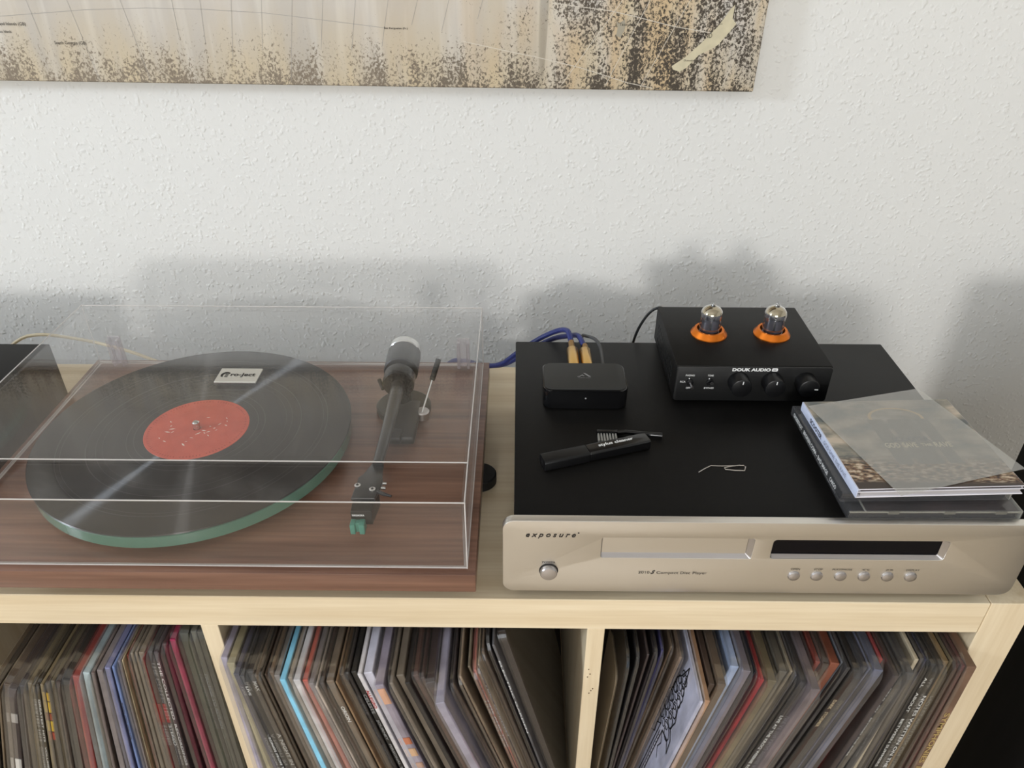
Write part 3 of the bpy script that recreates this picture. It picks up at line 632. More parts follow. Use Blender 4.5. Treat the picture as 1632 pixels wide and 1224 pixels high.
for x, a in ((0.1526, 4), (0.1854, 2), (0.2182, 92)):
    kb = MB().lathe((x, YF, KZ), (0, -1, 0), [(0, 0.0104), (0.0125, 0.0102), (0.0142, 0.0098), (0.0146, 0.0090)], 40).build('knob', M_blackp, pa)
    u = Vector((math.sin(R_(a)), 0, math.cos(R_(a)))); v_ = Vector((u.z, 0, -u.x)); c = Vector((x, YF-0.0148, KZ))+u*0.0066
    b = MB(); b.prism([(-0.0004, -0.0017), (0.0004, -0.0017), (0.0004, 0.0017), (-0.0004, 0.0017)], c, v_, u, (0, 0.0004, 0)); b.build('pointer', M_white, kb)
b = MB()
for y in [PY0+0.020+0.0085*i for i in range(11)]:
    for z in (0.1040, 0.1120, 0.1200): b.prism(at(rrect(0.0022, 0.0055, 0.0010, 3), y, z), (PX0-0.0001, 0, 0), (0, 1, 0), (0, 0, 1), (0.0003, 0, 0))
b.build('vent_slot', mat('vent_shadow', (4, 4, 4), 0.9), pa)
M_plate = mat('tube_anode_grey', (120, 122, 132), 0.35, metal=0.7)
M_getter = mat('silver_getter', (200, 186, 150), 0.10, metal=1.0)
for tx in (0.1347, 0.2004):
    ty = 0.2405
    rg = MB().lathe((tx, ty, PZ1), (0, 0, 1), [(0, 0.0188), (0.0010, 0.0188), (0.0062, 0.0150), (0.0062, 0.0128), (0.0005, 0.0118)], 48, cap0=False, cap1=False).build('tube_ring', M_orange, pa)
    MB().lathe((tx, ty, PZ1+0.0001), (0, 0, 1), [(0, 0.0117), (0.0012, 0.0117), (0.0014, 0.0100)], 32).build('tube_socket', M_blackmatte, pa)
    tb = MB().lathe((tx, ty, PZ1+0.0016), (0, 0, 1), [(0, 0.0080), (0.0012, 0.0105), (0.003, 0.0111), (0.0225, 0.0111), (0.0255, 0.0104), (0.0282, 0.0085), (0.0300, 0.0055), (0.0310, 0.0030), (0.0322, 0.0022), (0.0340, 0.0018), (0.0360, 0.0008), (0.0364, 0.0002)], 40).build('vacuum_tube', M_glass, pa)
    b = MB()
    for dx in (-0.0044, 0.0044):
        b.prism(at(rrect(0.0076, 0.0100, 0.0018, 3), tx+dx, ty), (0, 0, PZ1+0.0060), (1, 0, 0), (0, 1, 0), (0, 0, 0.0125)); b.cyl((tx+dx, ty, PZ1+0.0035), (tx+dx, ty, PZ1+0.0205), 0.0008, n=8)
    for z in (0.0050, 0.0192): b.lathe((tx, ty, PZ1+z), (0, 0, 1), [(0, 0.0098), (0.0005, 0.0098)], 28)
    for k in range(9):
        a = 2*math.pi*k/9; b.cyl((tx+0.0072*math.cos(a), ty+0.0072*math.sin(a), PZ1+0.0018), (tx+0.0072*math.cos(a), ty+0.0072*math.sin(a), PZ1+0.0050), 0.0005, n=6)
    b.build('anode', M_plate, tb)
    MB().lathe((tx, ty, PZ1+0.0016), (0, 0, 1), [(0.0240, 0.01045), (0.0254, 0.0100), (0.0280, 0.0082), (0.0297, 0.0053), (0.0306, 0.0026)], 36, cap0=False, cap1=False).build('getter', M_getter, tb)
    b = MB(); b.lathe((tx, ty, PZ1+0.0242), (0, 0, 1), [(-0.0003, 0.0052), (0.0003, 0.0052), (0.0003, 0.0046), (-0.0003, 0.0046), (-0.0003, 0.0052)], 24, False, False)
    b.build('getter_hoop', M_chrome, tb)
# sockets at the back of the preamp
b = MB()
for x in (0.150, 0.175): b.cyl((x, PY1-0.0003, 0.118), (x, PY1+0.010, 0.118), 0.0045, n=16)
b.build('rear_socket', M_brass, pa)
tag(MB().tube([(0.1010, 0.3030, 0.1290), (0.0950, 0.3085, 0.1310), (0.0850, 0.3120, 0.1240), (0.0745, 0.3130, 0.1040), (0.0690, 0.3150, 0.0800), (0.0660, 0.3300, 0.0300), (0.0650, 0.3600, 0.0080), (0.0650, 0.4080, 0.0100), (0.0660, 0.4300, -0.0600), (0.0700, 0.4400, -0.3000)], 0.0016, n=8, smooth=2).build('power_cable', M_blackp),
    'thin black power cable arching down from the back of the valve preamplifier', 'cable')

# ------------------------------------------------------------------ small streaming receiver and its cables
rx = thing('audio_receiver', (0.002, 0.188, ZT), 'small black rounded wireless audio receiver box on the cd player', 'receiver')
RO = rrect(0.0836, 0.0512, 0.0085, 6)
b = MB(); b.prism(at(RO, 0.0019, 0.1877), (0, 0, ZT+0.0010), (1, 0, 0), (0, 1, 0), (0, 0, 0.0215), bev=0.0010); b.build('case', M_blackgloss, rx)
b = MB(); b.prism(at(rrect(0.0806, 0.0482, 0.0075, 6), 0.0019, 0.1877), (0, 0, ZT+0.0226), (1, 0, 0), (0, 1, 0), (0, 0, 0.0010), bev=0.0005)
tp = b.build('top_plate', mat('soft_touch_black', (44, 44, 42), 0.55), rx)
b = MB()
for poly in (((-0.0052, 0.1863), (-0.0034, 0.1863), (0.0000, 0.1898), (0.0022, 0.1870), (0.0008, 0.1870), (-0.0002, 0.1882), (-0.0030, 0.1856), (-0.0052, 0.1856)), ((0.0010, 0.1925), (0.0030, 0.1925), (0.0086, 0.1858), (0.0062, 0.1858))):
    b.bm.faces.new([b.bm.verts.new((x, y, ZT+0.0238)) for x, y in poly])
b.build('emblem', M_greyprint, tp, smooth=False)
text('AUDIO CAST', 'lettering', M_greyprint, tp, (0.0019, 0.1838, ZT+0.0237), (1, 0, 0), (0, 1, 0), width=0.0132, height=0.0010)
MB().lathe((0.0020, 0.1622, ZT+0.0135), (0, -1, 0), [(0, 0.0009), (0.0004, 0.0008)], 12).build('indicator_light', M_greyprint, rx)
b = MB(); b.box(-0.030, 0.034, 0.170, 0.206, ZT, ZT+0.0011, 0.0003, 1); b.build('base_pad', M_rubber, rx)
def rca(x, name, pts, label):
    t = thing(name, (x, 0.25, 0.1045), label, 'cable', 'blue audio cables')
    MB().tube(pts, 0.0030, n=10, smooth=3).build('cable_jacket', M_bluecable, t)
    return t
ca = rca(-0.0060, 'audio_cable', [(-0.0062, 0.2740, 0.1045), (-0.0072, 0.2840, 0.1075), (-0.0090, 0.2950, 0.1080), (-0.0180, 0.3080, 0.1010), (-0.0400, 0.3180, 0.0840), (-0.0700, 0.3260, 0.0560), (-0.0860, 0.3330, 0.0360), (-0.1150, 0.3620, 0.0180), (-0.1600, 0.4020, 0.0080), (-0.1900, 0.4200, -0.1000)], 'blue audio cable with gold plug, left one behind the small receiver box')
cb = rca(0.0085, 'audio_cable', [(0.0072, 0.2660, 0.1045), (0.0050, 0.2780, 0.1060), (0.0020, 0.2890, 0.1050), (-0.0030, 0.3040, 0.0960), (-0.0240, 0.3260, 0.0800), (-0.0560, 0.3390, 0.0520), (-0.0800, 0.3540, 0.0240), (-0.1080, 0.3780, 0.0080), (-0.1500, 0.4060, 0.0040), (-0.1750, 0.4250, -0.1000)], 'blue audio cable with gold plug, right one behind the small receiver box')
for t, x, dx, y1, yb in ((ca, -0.0060, 0.0, 0.2575, 0.2740), (cb, 0.0086, -0.0008, 0.2560, 0.2665)):
    pg = MB().lathe((x, 0.2136, 0.1045), (dx, 0.03, 0), [(0, 0.0046), (0.0040, 0.0046), (0.0042, 0.0062), (y1-0.0025-0.2136, 0.0064), (y1-0.2136, 0.0050)], 24).build('plug', M_brass, t)
    MB().lathe((x, y1-0.0004, 0.1045), (dx, 0.03, 0), [(0, 0.0036), (yb-y1, 0.0034)], 16).build('strain_relief', mat('brown_gold_sleeve', (150, 116, 70), 0.35, metal=0.8), pg)
tag(MB().tube([(0.0245, 0.2137, 0.1040), (0.0250, 0.2300, 0.1040), (0.0255, 0.2560, 0.1060), (0.0230, 0.2690, 0.1080), (0.0180, 0.2780, 0.1080), (0.0120, 0.2920, 0.1020), (0.0080, 0.3060, 0.0960), (0.0050, 0.3220, 0.0500), (0.0040, 0.3600, 0.0080), (0.0010, 0.4080, 0.0100), (0.0000, 0.4300, -0.0600), (0.0000, 0.4300, -0.2000)], [0.0036]*4+[0.0019]*200, n=8, smooth=2).build('supply_cable', M_greycable),
    'thin grey supply cable curling out behind the small receiver box', 'cable')
tag(MB().tube([(-0.78, 0.30, 0.0030), (-0.745, 0.375, 0.006), (-0.715, 0.400, 0.0330), (-0.685, 0.402, 0.0372), (-0.655, 0.402, 0.0330), (-0.618, 0.400, 0.0270), (-0.570, 0.392, 0.0180), (-0.520, 0.380, 0.0040), (-0.500, 0.370, 0.0022)], 0.0021, n=8, smooth=2).build('speaker_cable', M_creamcable),
    'cream coloured cable looping behind the turntable at the left rear corner', 'cable')

# ------------------------------------------------------------------ stylus cleaner, brush, paper clip
sl = thing('stylus_cleaner', (0.008, 0.084, ZT), 'black rounded stylus cleaner bottle lying beside the small brush', 'cleaner bottle')
ux = Vector((0.0978, 0.0335, 0)).normalized(); uy = Vector((-ux.y, ux.x, 0)); o0 = Vector((-0.0408, 0.0660, 0))
def sp(a, b_, z): return o0+ux*a+uy*b_+Vector((0, 0, z))
prof = at(rrect(0.0150, 0.0108, 0.0024, 4), 0.0055, ZT+0.0056)
def along(a0, a1, shrink=0.0):
    b = MB(); b.prism([(x*(1-shrink)+0.0055*shrink, z*(1-shrink)+(ZT+0.0056)*shrink) for x, z in prof], o0+ux*a0, uy, (0, 0, 1), ux*(a1-a0), bev=0.0005); return b
along(0, 0.0432).build('cap', M_blackp, sl)
bt = along(0.0436, 0.1035, 0.03).build('bottle', M_blackgloss, sl)
text('stylus cleaner', 'lettering', M_white, bt, sp(0.0716, 0.0062, ZT+0.0110), ux, uy, width=0.0345, height=0.0050, bold=0.03)
br = thing('stylus_brush', (0.035, 0.117, ZT), 'small black stylus brush with a row of pale bristle tufts', 'brush')
b = MB(); b.box(0.0098, 0.0300, 0.1180, 0.1224, ZT+0.0002, ZT+0.0055, 0.0008); b.build('brush_head', M_blackgloss, br)
MB().tube([(0.0295, 0.1202, ZT+0.0032), (0.0380, 0.1208, ZT+0.0034), (0.0560, 0.1185, ZT+0.0030), (0.0712, 0.1160, ZT+0.0034)], [0.0026, 0.0021, 0.0023, 0.0028], n=12).build('handle', M_blackgloss, br)
for i in range(7):
    x = 0.0113+0.0027*i
    b = MB(); b.prism([(x-0.00075, 0), (x+0.00075, 0), (x+0.0009, 0.0115), (x-0.0009, 0.0115)], (0, 0.1182, ZT+0.0008), (1, 0, 0), (0, -1, 0), (0, 0, 0.0030)); b.build('bristle_tuft', mat('nylon_bristle', (150, 148, 142), 0.5), br)
tag(MB().tube([(0.0958, 0.0654, ZT+0.0008), (0.1020, 0.0704, ZT+0.0008), (0.1085, 0.0748, ZT+0.0008), (0.1180, 0.0744, ZT+0.0008), (0.1383, 0.0754, ZT+0.0008), (0.1394, 0.0736, ZT+0.0008), (0.1372, 0.0681, ZT+0.0008), (0.1290, 0.0684, ZT+0.0008), (0.1205, 0.0698, ZT+0.0008), (0.1200, 0.0716, ZT+0.0010), (0.1247, 0.0730, ZT+0.0014), (0.1343, 0.0738, ZT+0.0024)], 0.00055, n=6).build('paper_clip', mat('steel_wire', (214, 208, 200), 0.25, metal=0.9)),
    'bent open silver paper clip lying on the black top of the cd player', 'paper clip')

# ------------------------------------------------------------------ discs in their cases
def frame(o, deg):
    a = R_(deg); return Vector(o), Vector((math.cos(a), math.sin(a), 0)), Vector((-math.sin(a), math.cos(a), 0))
def obox(b, fr, x0, x1, y0, y1, z0, z1, bev=0.0, mi=None):
    o, u, v_ = fr; b.prism([(x0, y0), (x1, y0), (x1, y1), (x0, y1)], o+Vector((0, 0, z0)), u, v_, (0, 0, z1-z0), mi=mi, bev=bev)
def jewel(name, fr, z, label, spine, paper, spine_rgb):
    o, u, v_ = fr; W, D, Hh = 0.1420, 0.1250, 0.0102
    t = thing(name, (o+u*W/2+v_*D/2)+Vector((0, 0, z)), label, 'cd case', 'cd cases stacked on the cd player')
    b = MB(); obox(b, fr, 0, W, 0, D, z, z+Hh, 0.0007); b.build('clear_case', M_case, t)
    b = MB()
    for y0, y1 in (((0, 0.0012), (D-0.0012, D)) if z < ZT+0.005 else ()): obox(b, fr, 0.0005, W-0.0005, y0, y1, z+0.0006, z+0.0012); obox(b, fr, 0.0005, W-0.0005, y0, y1, z+Hh-0.0022, z+Hh-0.0012)
    obox(b, fr, W-0.0012, W-0.0002, 0.0005, D-0.0005, z+0.0005, z+Hh-0.0005)
    obox(b, fr, 0.0128, 0.0138, 0.0005, D-0.0005, z+Hh-0.0012, z+Hh-0.0001)
    b.build('case_rib', M_caseedge, t)
    b = MB()
    for x in (0.032, 0.078, 0.120): obox(b, fr, x, x+0.009, -0.0002, 0.0010, z+Hh-0.0036, z+Hh-0.0006)
    b.build('booklet_tab', mat('grey_moulded_tab', (104, 102, 94), 0.4), t)
    b = MB(); obox(b, fr, 0.0018, W-0.004, 0.0022, D-0.0025, z+0.0012, z+0.0062); b.build('disc_holder', M_blackp, t)
    b = MB(); obox(b, fr, 0.0140, W-0.0030, 0.0016, D-0.0030, z+0.0068, z+0.0086); b.build('booklet', paper, t)
    b = MB(); obox(b, fr, 0.0006, 0.0013, 0.0030, D-0.0030, z+0.0012, z+Hh-0.0016); s_ = b.build('spine_card', mat(name+'_spine', spine_rgb, 0.5), t)
    for s, y, wd, mt in spine:
        text(s, 'lettering', mt, s_, o+u*-0.00015+v_*y+Vector((0, 0, z+0.0052)), -v_, (0, 0, 1), width=wd, height=0.0040, bold=0.02)
M_bk1 = mat('dark_wine_booklet', (52, 40, 38), 0.3, var=(30, 0.6)); M_bk2 = mat('black_booklet', (28, 27, 30), 0.3, var=(30, 0.4))
jewel('cd_case', frame((0.2058, 0.0062, 0), 0.6), ZT+0.0003, 'lowest clear cd case of the stack, directly on the cd player, with dark booklet', (('THE ESSENTIAL', 0.0830, 0.0440, M_greyprint), ('COLLECTION', 0.0420, 0.0260, M_greyprint)), M_bk1, (30, 29, 28))
jewel('cd_case', frame((0.2011, 0.0165, 0), 1.6), ZT+0.0107, 'middle clear cd case with black spine and white lettering under the white digipak', (('GROSSSTADT', 0.1060, 0.0230, M_white), ('BROKEN COMA - BAD IMAGE', 0.0600, 0.0600, M_white), ('CARGO', 0.0180, 0.0130, M_white)), M_bk2, (16, 16, 18))
fd = frame((0.2088, 0.0100, 0), 2.7); zd = ZT+0.0211; DW, DD = 0.1385, 0.1245
dg_ = thing('digipak', fd[0]+fd[1]*DW/2+fd[2]*DD/2+Vector((0, 0, zd)), 'white spined cardboard cd digipak with cloudy cover on top of the cd cases', 'cd case', 'cd cases stacked on the cd player')
M_card = mat('white_card', (226, 224, 230), 0.5); M_spinecard = mat('pale_blue_white_card', (206, 214, 236), 0.45, var=(220, 0.05))
def cover_mat():
    m, t, b = new_mat('cloudy_cover_print'); N = t.nodes; L = t.links
    tc = N.new('ShaderNodeTexCoord')
    mp = N.new('ShaderNodeMapping'); L.new(tc.outputs['Generated'], mp.inputs[0]); sp_ = N.new('ShaderNodeSeparateXYZ'); L.new(mp.outputs[0], sp_.inputs[0])
    n = N.new('ShaderNodeTexNoise'); m2 = N.new('ShaderNodeMapping'); L.new(tc.outputs['Generated'], m2.inputs[0]); m2.inputs['Scale'].default_value = (1, 2.0, 1); L.new(m2.outputs[0], n.inputs[0]); n.inputs['Scale'].default_value = 4.5; n.inputs['Detail'].default_value = 6
    r = N.new('ShaderNodeValToRGB'); L.new(n.outputs[0], r.inputs[0]); e = r.color_ramp.elements
    e[0].position = 0.36; e[0].color = lin((96, 100, 98)); e[1].position = 0.66; e[1].color = lin((196, 180, 160)); k = e.new(0.5); k.color = lin((140, 134, 120))
    g = N.new('ShaderNodeTexNoise'); L.new(m2.outputs[0], g.inputs[0]); g.inputs['Scale'].default_value = 22; g.inputs['Detail'].default_value = 3
    r2 = N.new('ShaderNodeValToRGB'); L.new(g.outputs[0], r2.inputs[0]); e2 = r2.color_ramp.elements
    e2[0].position = 0.38; e2[0].color = lin((44, 34, 28)); e2[1].position = 0.62; e2[1].color = lin((206, 184, 160)); k = e2.new(0.47); k.color = lin((120, 84, 60)); k = e2.new(0.54); k.color = lin((150, 132, 104))
    band = N.new('ShaderNodeMapRange'); L.new(sp_.outputs[1], band.inputs[0]); band.inputs[1].default_value = 0.34; band.inputs[2].default_value = 0.24
    b2 = N.new('ShaderNodeMapRange'); L.new(sp_.outputs[1], b2.inputs[0]); b2.inputs[1].default_value = 0.10; b2.inputs[2].default_value = 0.06
    mx = N.new('ShaderNodeMix'); mx.data_type = 'RGBA'; L.new(band.outputs[0], mx.inputs[0]); L.new(r.outputs[0], mx.inputs[6]); L.new(r2.outputs[0], mx.inputs[7])
    mx2 = N.new('ShaderNodeMix'); mx2.data_type = 'RGBA'; L.new(b2.outputs[0], mx2.inputs[0]); L.new(mx.outputs[2], mx2.inputs[6]); mx2.inputs[7].default_value = lin((56, 42, 34))
    L.new(mx2.outputs[2], b.inputs['Base Color']); b.inputs['Roughness'].default_value = 0.3
    return m
for nm, z0, z1, y0 in (('bottom_board', 0, 0.0010, 0), ('middle_board', 0.0048, 0.0056, 0.0006), ('top_board', 0.0082, 0.0090, 0)):
    b = MB(); obox(b, fd, 0.0008, DW, y0, DD-y0, zd+z0, zd+z1, 0.0002); b.build(nm, M_card, dg_)
b = MB(); obox(b, fd, 0.004, DW-0.002, 0.0012, DD-0.002, zd+0.0011, zd+0.0046); b.build('tray', mat('grey_disc_tray', (170, 166, 168), 0.35), dg_)
b = MB(); obox(b, fd, 0.004, DW-0.002, 0.0015, DD-0.002, zd+0.0058, zd+0.0081); b.build('booklet', mat('dark_inner_booklet', (46, 36, 38), 0.4), dg_)
b = MB(); obox(b, fd, 0, 0.0007, 0, DD, zd, zd+0.0091, 0.0003); sn = b.build('spine', M_spinecard, dg_)
o_, u_, v__ = fd
b = MB(); b.quad([Vector((x*0, 0, 0))+(o_+u_*x+v__*y)-(o_) for x, y in ((0, 0), (DW-0.0016, 0), (DW-0.0016, DD-0.0006), (0, DD-0.0006))])
cvp = b.build('cover_print', cover_mat(), smooth=False); cvp.parent = dg_
cvp.matrix_local = Matrix.Translation(o_+u_*0.0012+v__*0.0003+Vector((0, 0, zd+0.0091))-Vector(ORG[dg_.name]))
def dp(x, y, z=0.0092): return o_+u_*x+v__*y+Vector((0, 0, zd+z))
M_inkblue = mat('slate_print', (66, 66, 82), 0.5); M_cream = mat('cream_print', (240, 228, 196), 0.5)
text('SCOOTER', 'lettering', M_inkblue, sn, o_+u_*-0.00008+v__*0.0880+Vector((0, 0, zd+0.0046)), -v__, (0, 0, 1), width=0.0270, height=0.0046, bold=0.02)
text('GOD SAVE THE RAVE', 'lettering', mat('pale_slate_print', (140, 146, 166), 0.5), sn, o_+u_*-0.00008+v__*0.0450+Vector((0, 0, zd+0.0046)), -v__, (0, 0, 1), width=0.0480, height=0.0038)
b = MB(); M_pillar = mat('grey_print_panel', (112, 108, 100), 0.4)
for x0, x1 in ((0.048, 0.062), (0.066, 0.088), (0.092, 0.104)): b.quad([dp(x0, 0.030), dp(x1, 0.030), dp(x1, 0.094), dp(x0, 0.094)])
b.build('printed_pillars', M_pillar, dg_, smooth=False)
b = MB()
n = 28
for i in range(n):
    a0, a1 = R_(-8+196*i/n), R_(-8+196*(i+1)/n)
    b.quad([dp(0.076+r*math.cos(a), 0.096+r*0.62*math.sin(a), 0.0093) for r, a in ((0.0225, a0), (0.0255, a0), (0.0255, a1), (0.0225, a1))])
b.build('printed_halo', mat('warm_halo_print', (226, 190, 136), 0.4), dg_, smooth=False)
text('SCOOTER', 'lettering', M_inkblue, dg_, dp(0.0740, 0.0640, 0.0093), u_, v__, width=0.0330, height=0.0062, bold=0.03)
for s, x, wd in (('GOD', 0.0540, 0.0130), ('SAVE', 0.0695, 0.0125), ('THE', 0.0840, 0.0095), ('RAVE', 0.0985, 0.0150)):
    text(s, 'lettering', M_cream, dg_, dp(x, 0.0555, 0.0094), u_, v__, width=wd, height=0.0070 if s != 'THE' else 0.0040, bold=0.025)
b = MB(); ps = [(0.2055, 0.1262), (0.3210, 0.1574), (0.3575, 0.0370), (0.2399, 0.0018)]
b.prism(ps, (0, 0, zd+0.0098), (1, 0, 0), (0, 1, 0), (0, 0, 0.0003))
tag(b.build('plastic_sleeve', M_polysleeve, smooth=False), 'milky see-through plastic sleeve lying askew on top of the cd stack', 'sleeve')

# ------------------------------------------------------------------ black boxes at both sides
bx = thing('hifi_amplifier', (-0.82, 0.16, 0), 'black hifi box at the left end of the shelf beside the turntable', 'amplifier')
MB().box(-1.045, -0.6030, 0.0250, 0.2950, 0.0100, 0.0850, 0.0015, 2).build('housing', M_black, bx)
MB().box(-1.050, -0.5990, 0.0170, 0.0246, 0.0080, 0.0860, 0.0012, 2).build('front_panel', M_blackp, bx)
for x in (-1.01, -0.64):
    for y in (0.06, 0.26): MB().lathe((x, y, 0), (0, 0, 1), [(0, 0.016), (0.0099, 0.018)], 20).build('foot', M_rubber, bx)
spk = thing('loudspeaker', (0.585, 0.06, -0.77), 'tall black floor standing loudspeaker at the right end of the shelf', 'loudspeaker')
MB().box(0.4800, 0.690, -0.0800, 0.2000, -0.7500, 0.1320, 0.003, 2).build('cabinet', mat('black_ash_veneer', (17, 16, 16), 0.6, spec=0.25, var=(8, 0.2, (12, 12, 1))), spk)
MB().box(0.465, 0.705, -0.0950, 0.2150, -0.7699, -0.7505, 0.003, 2).build('base', M_blackp, spk)
MB().box(0.486, 0.684, -0.0880, -0.0805, -0.7000, 0.1290, 0.002, 1).build('grille', M_blackmatte, spk)
REC_L = [
 (-0.6365,-0.0488,-0.3211,0.0043,(96, 80, 62),'brown drab'),
 (-0.6286,-0.0479,-0.3143,0.0039,(60, 52, 46),'dim brown'),
 (-0.6215,-0.0470,-0.3081,0.0017,(120, 104, 84),'dusty tan'),
 (-0.6166,-0.0417,-0.3026,0.0062,(84, 70, 58),'brown'),
 (-0.6056,-0.0473,-0.2921,0.0070,(62, 50, 50),'plum with white splashes'),
 (-0.5911,-0.0446,-0.2729,0.0046,(48, 40, 44),'black plum'),
 (-0.5813,-0.0427,-0.2610,0.0046,(112, 98, 74),'olive'),
 (-0.5732,-0.0456,-0.2531,0.0021,(104, 92, 70),'dull olive'),
 (-0.5680,-0.0447,-0.2467,0.0028,(58, 50, 40),'dark brown with white lettering'),
 (-0.5620,-0.0450,-0.2400,0.0029,(118, 104, 78),'khaki'),
 (-0.5553,-0.0441,-0.2320,0.0029,(58, 46, 34),'dark with yellow and red blocks'),
 (-0.5485,-0.0420,-0.2232,0.0039,(92, 82, 62),'dark olive'),
 (-0.5407,-0.0430,-0.2146,0.0040,(56, 42, 36),'dark brown'),
 (-0.5320,-0.0409,-0.2035,0.0067,(30, 26, 24),'black'),
 (-0.5189,-0.0389,-0.1873,0.0065,(150, 58, 54),'brick red'),
 (-0.5051,-0.0357,-0.1685,0.0064,(160, 176, 182),'pale blue grey'),
 (-0.4925,-0.0362,-0.1528,0.0029,(118, 104, 100),'taupe'),
 (-0.4851,-0.0339,-0.1423,0.0053,(126, 118, 118),'grey'),
 (-0.4740,-0.0317,-0.1270,0.0049,(128, 130, 168),'lilac'),
 (-0.4652,-0.0306,-0.1180,0.0023,(112, 132, 180),'cornflower blue'),
 (-0.4598,-0.0249,-0.1105,0.0023,(126, 120, 140),'grey lilac'),
 (-0.4550,-0.0236,-0.1053,0.0008,(214, 196, 160),'cream'),
 (-0.4519,-0.0183,-0.1014,0.0016,(110, 44, 26),'rust'),
 (-0.4481,-0.0164,-0.0972,0.0029,(140, 128, 112),'beige grey'),
 (-0.4428,-0.0158,-0.0924,0.0027,(124, 112, 98),'drab'),
 (-0.4376,-0.0158,-0.0879,0.0055,(136, 122, 106),'sand grey'),
 (-0.4293,-0.0219,-0.0825,0.0008,(150, 40, 44),'bright red'),
 (-0.4263,-0.0150,-0.0784,0.0044,(72, 68, 68),'charcoal'),
 (-0.4187,-0.0153,-0.0712,0.0039,(88, 78, 82),'plum grey with white lettering'),
 (-0.4070,-0.0073,-0.0499,0.0034,(70, 30, 40),'maroon'),
 (-0.3972,-0.0022,-0.0329,0.0054,(160, 38, 80),'magenta'),
 (-0.3888,0.0052,-0.0269,0.0085,(64, 66, 54),'dark green'),
 (-0.3769,0.0074,-0.0199,0.0051,(96, 96, 86),'grey green'),
 (-0.3693,0.0068,-0.0153,0.0085,(56, 56, 48),'black green'),
]
REC_M = [
 (-0.3297,-0.0212,0.0101,0.0061,(168, 160, 180),'pale lilac'),
 (-0.3122,-0.0269,0.0424,0.0075,(160, 150, 120),'creased cream'),
 (-0.2927,-0.0374,0.0759,0.0054,(70, 68, 82),'slate navy'),
 (-0.2813,-0.0389,0.0914,0.0037,(60, 58, 60),'dark grey with white lettering'),
 (-0.2715,-0.0347,0.1075,0.0063,(38, 34, 34),'black with white lettering'),
 (-0.2622,-0.0383,0.1133,0.0038,(98, 84, 70),'brown grey'),
 (-0.2556,-0.0375,0.1185,0.0024,(76, 66, 56),'umber'),
 (-0.2511,-0.0367,0.1221,0.0024,(60, 46, 36),'chocolate'),
 (-0.2463,-0.0339,0.1265,0.0045,(106, 86, 66),'tan brown'),
 (-0.2397,-0.0376,0.1303,0.0051,(120, 114, 110),'grey'),
 (-0.2323,-0.0419,0.1344,0.0053,(130, 196, 224),'sky blue'),
 (-0.2220,-0.0389,0.1470,0.0041,(150, 138, 124),'sand'),
 (-0.2144,-0.0414,0.1545,0.0065,(206, 202, 204),'silver white'),
 (-0.2024,-0.0408,0.1680,0.0051,(190, 96, 82),'salmon red'),
 (-0.1935,-0.0439,0.1766,0.0052,(130, 120, 120),'ash grey'),
 (-0.1844,-0.0466,0.1853,0.0023,(204, 188, 176),'cream'),
 (-0.1802,-0.0427,0.1884,0.0039,(66, 52, 46),'dark brown'),
 (-0.1741,-0.0406,0.1919,0.0069,(112, 98, 84),'grey brown with white lettering'),
 (-0.1643,-0.0409,0.1964,0.0019,(140, 112, 84),'caramel'),
 (-0.1602,-0.0330,0.2006,0.0036,(92, 70, 44),'bronze'),
 (-0.1545,-0.0315,0.2037,0.0032,(54, 48, 46),'dark bronze'),
 (-0.1494,-0.0301,0.2065,0.0049,(40, 38, 36),'black with white lettering'),
 (-0.1416,-0.0323,0.2123,0.0040,(216, 212, 214),'white with red lettering'),
 (-0.1343,-0.0306,0.2189,0.0085,(190, 188, 200),'bluish white'),
 (-0.1197,-0.0429,0.2272,0.0085,(150, 140, 156),'lilac grey with orange flecks'),
 (-0.1026,-0.0394,0.2434,0.0037,(136, 124, 112),'putty'),
 (-0.0947,-0.0311,0.2529,0.0071,(110, 100, 88),'stone brown'),
 (-0.0837,-0.0383,0.2603,0.0047,(44, 40, 38),'jet black'),
 (-0.0742,-0.0298,0.2712,0.0056,(84, 58, 50),'red brown'),
 (-0.0656,-0.0320,0.2763,0.0045,(66, 48, 44),'mahogany'),
 (-0.0592,-0.0369,0.2791,0.0085,(58, 44, 44),'smoky black'),
 (-0.0486,-0.0573,0.2799,0.0085,(158, 152, 170),'silver lilac'),
 (-0.0365,-0.0392,0.2777,0.0024,(72, 62, 64),'plum black'),
 (-0.0330,-0.0307,0.2691,0.0024,(168, 146, 124),'tan'),
 (-0.0295,-0.0206,0.2565,0.0025,(112, 102, 86),'moss brown'),
 (-0.0260,-0.0247,0.2486,0.0022,(180, 104, 92),'rose'),
 (-0.0225,-0.0187,0.2498,0.0018,(164, 146, 124),'oatmeal'),
 (-0.0190,-0.0050,0.2520,0.0025,(112, 94, 80),'walnut brown'),
 (-0.0155,0.0033,0.2473,0.0025,(54, 48, 48),'black'),
 (-0.0120,0.0024,0.2433,0.0025,(98, 96, 98),'steel grey'),
 (-0.0085,0.0182,0.2388,0.0079,(30, 17, 15),'dark maroon'),
]
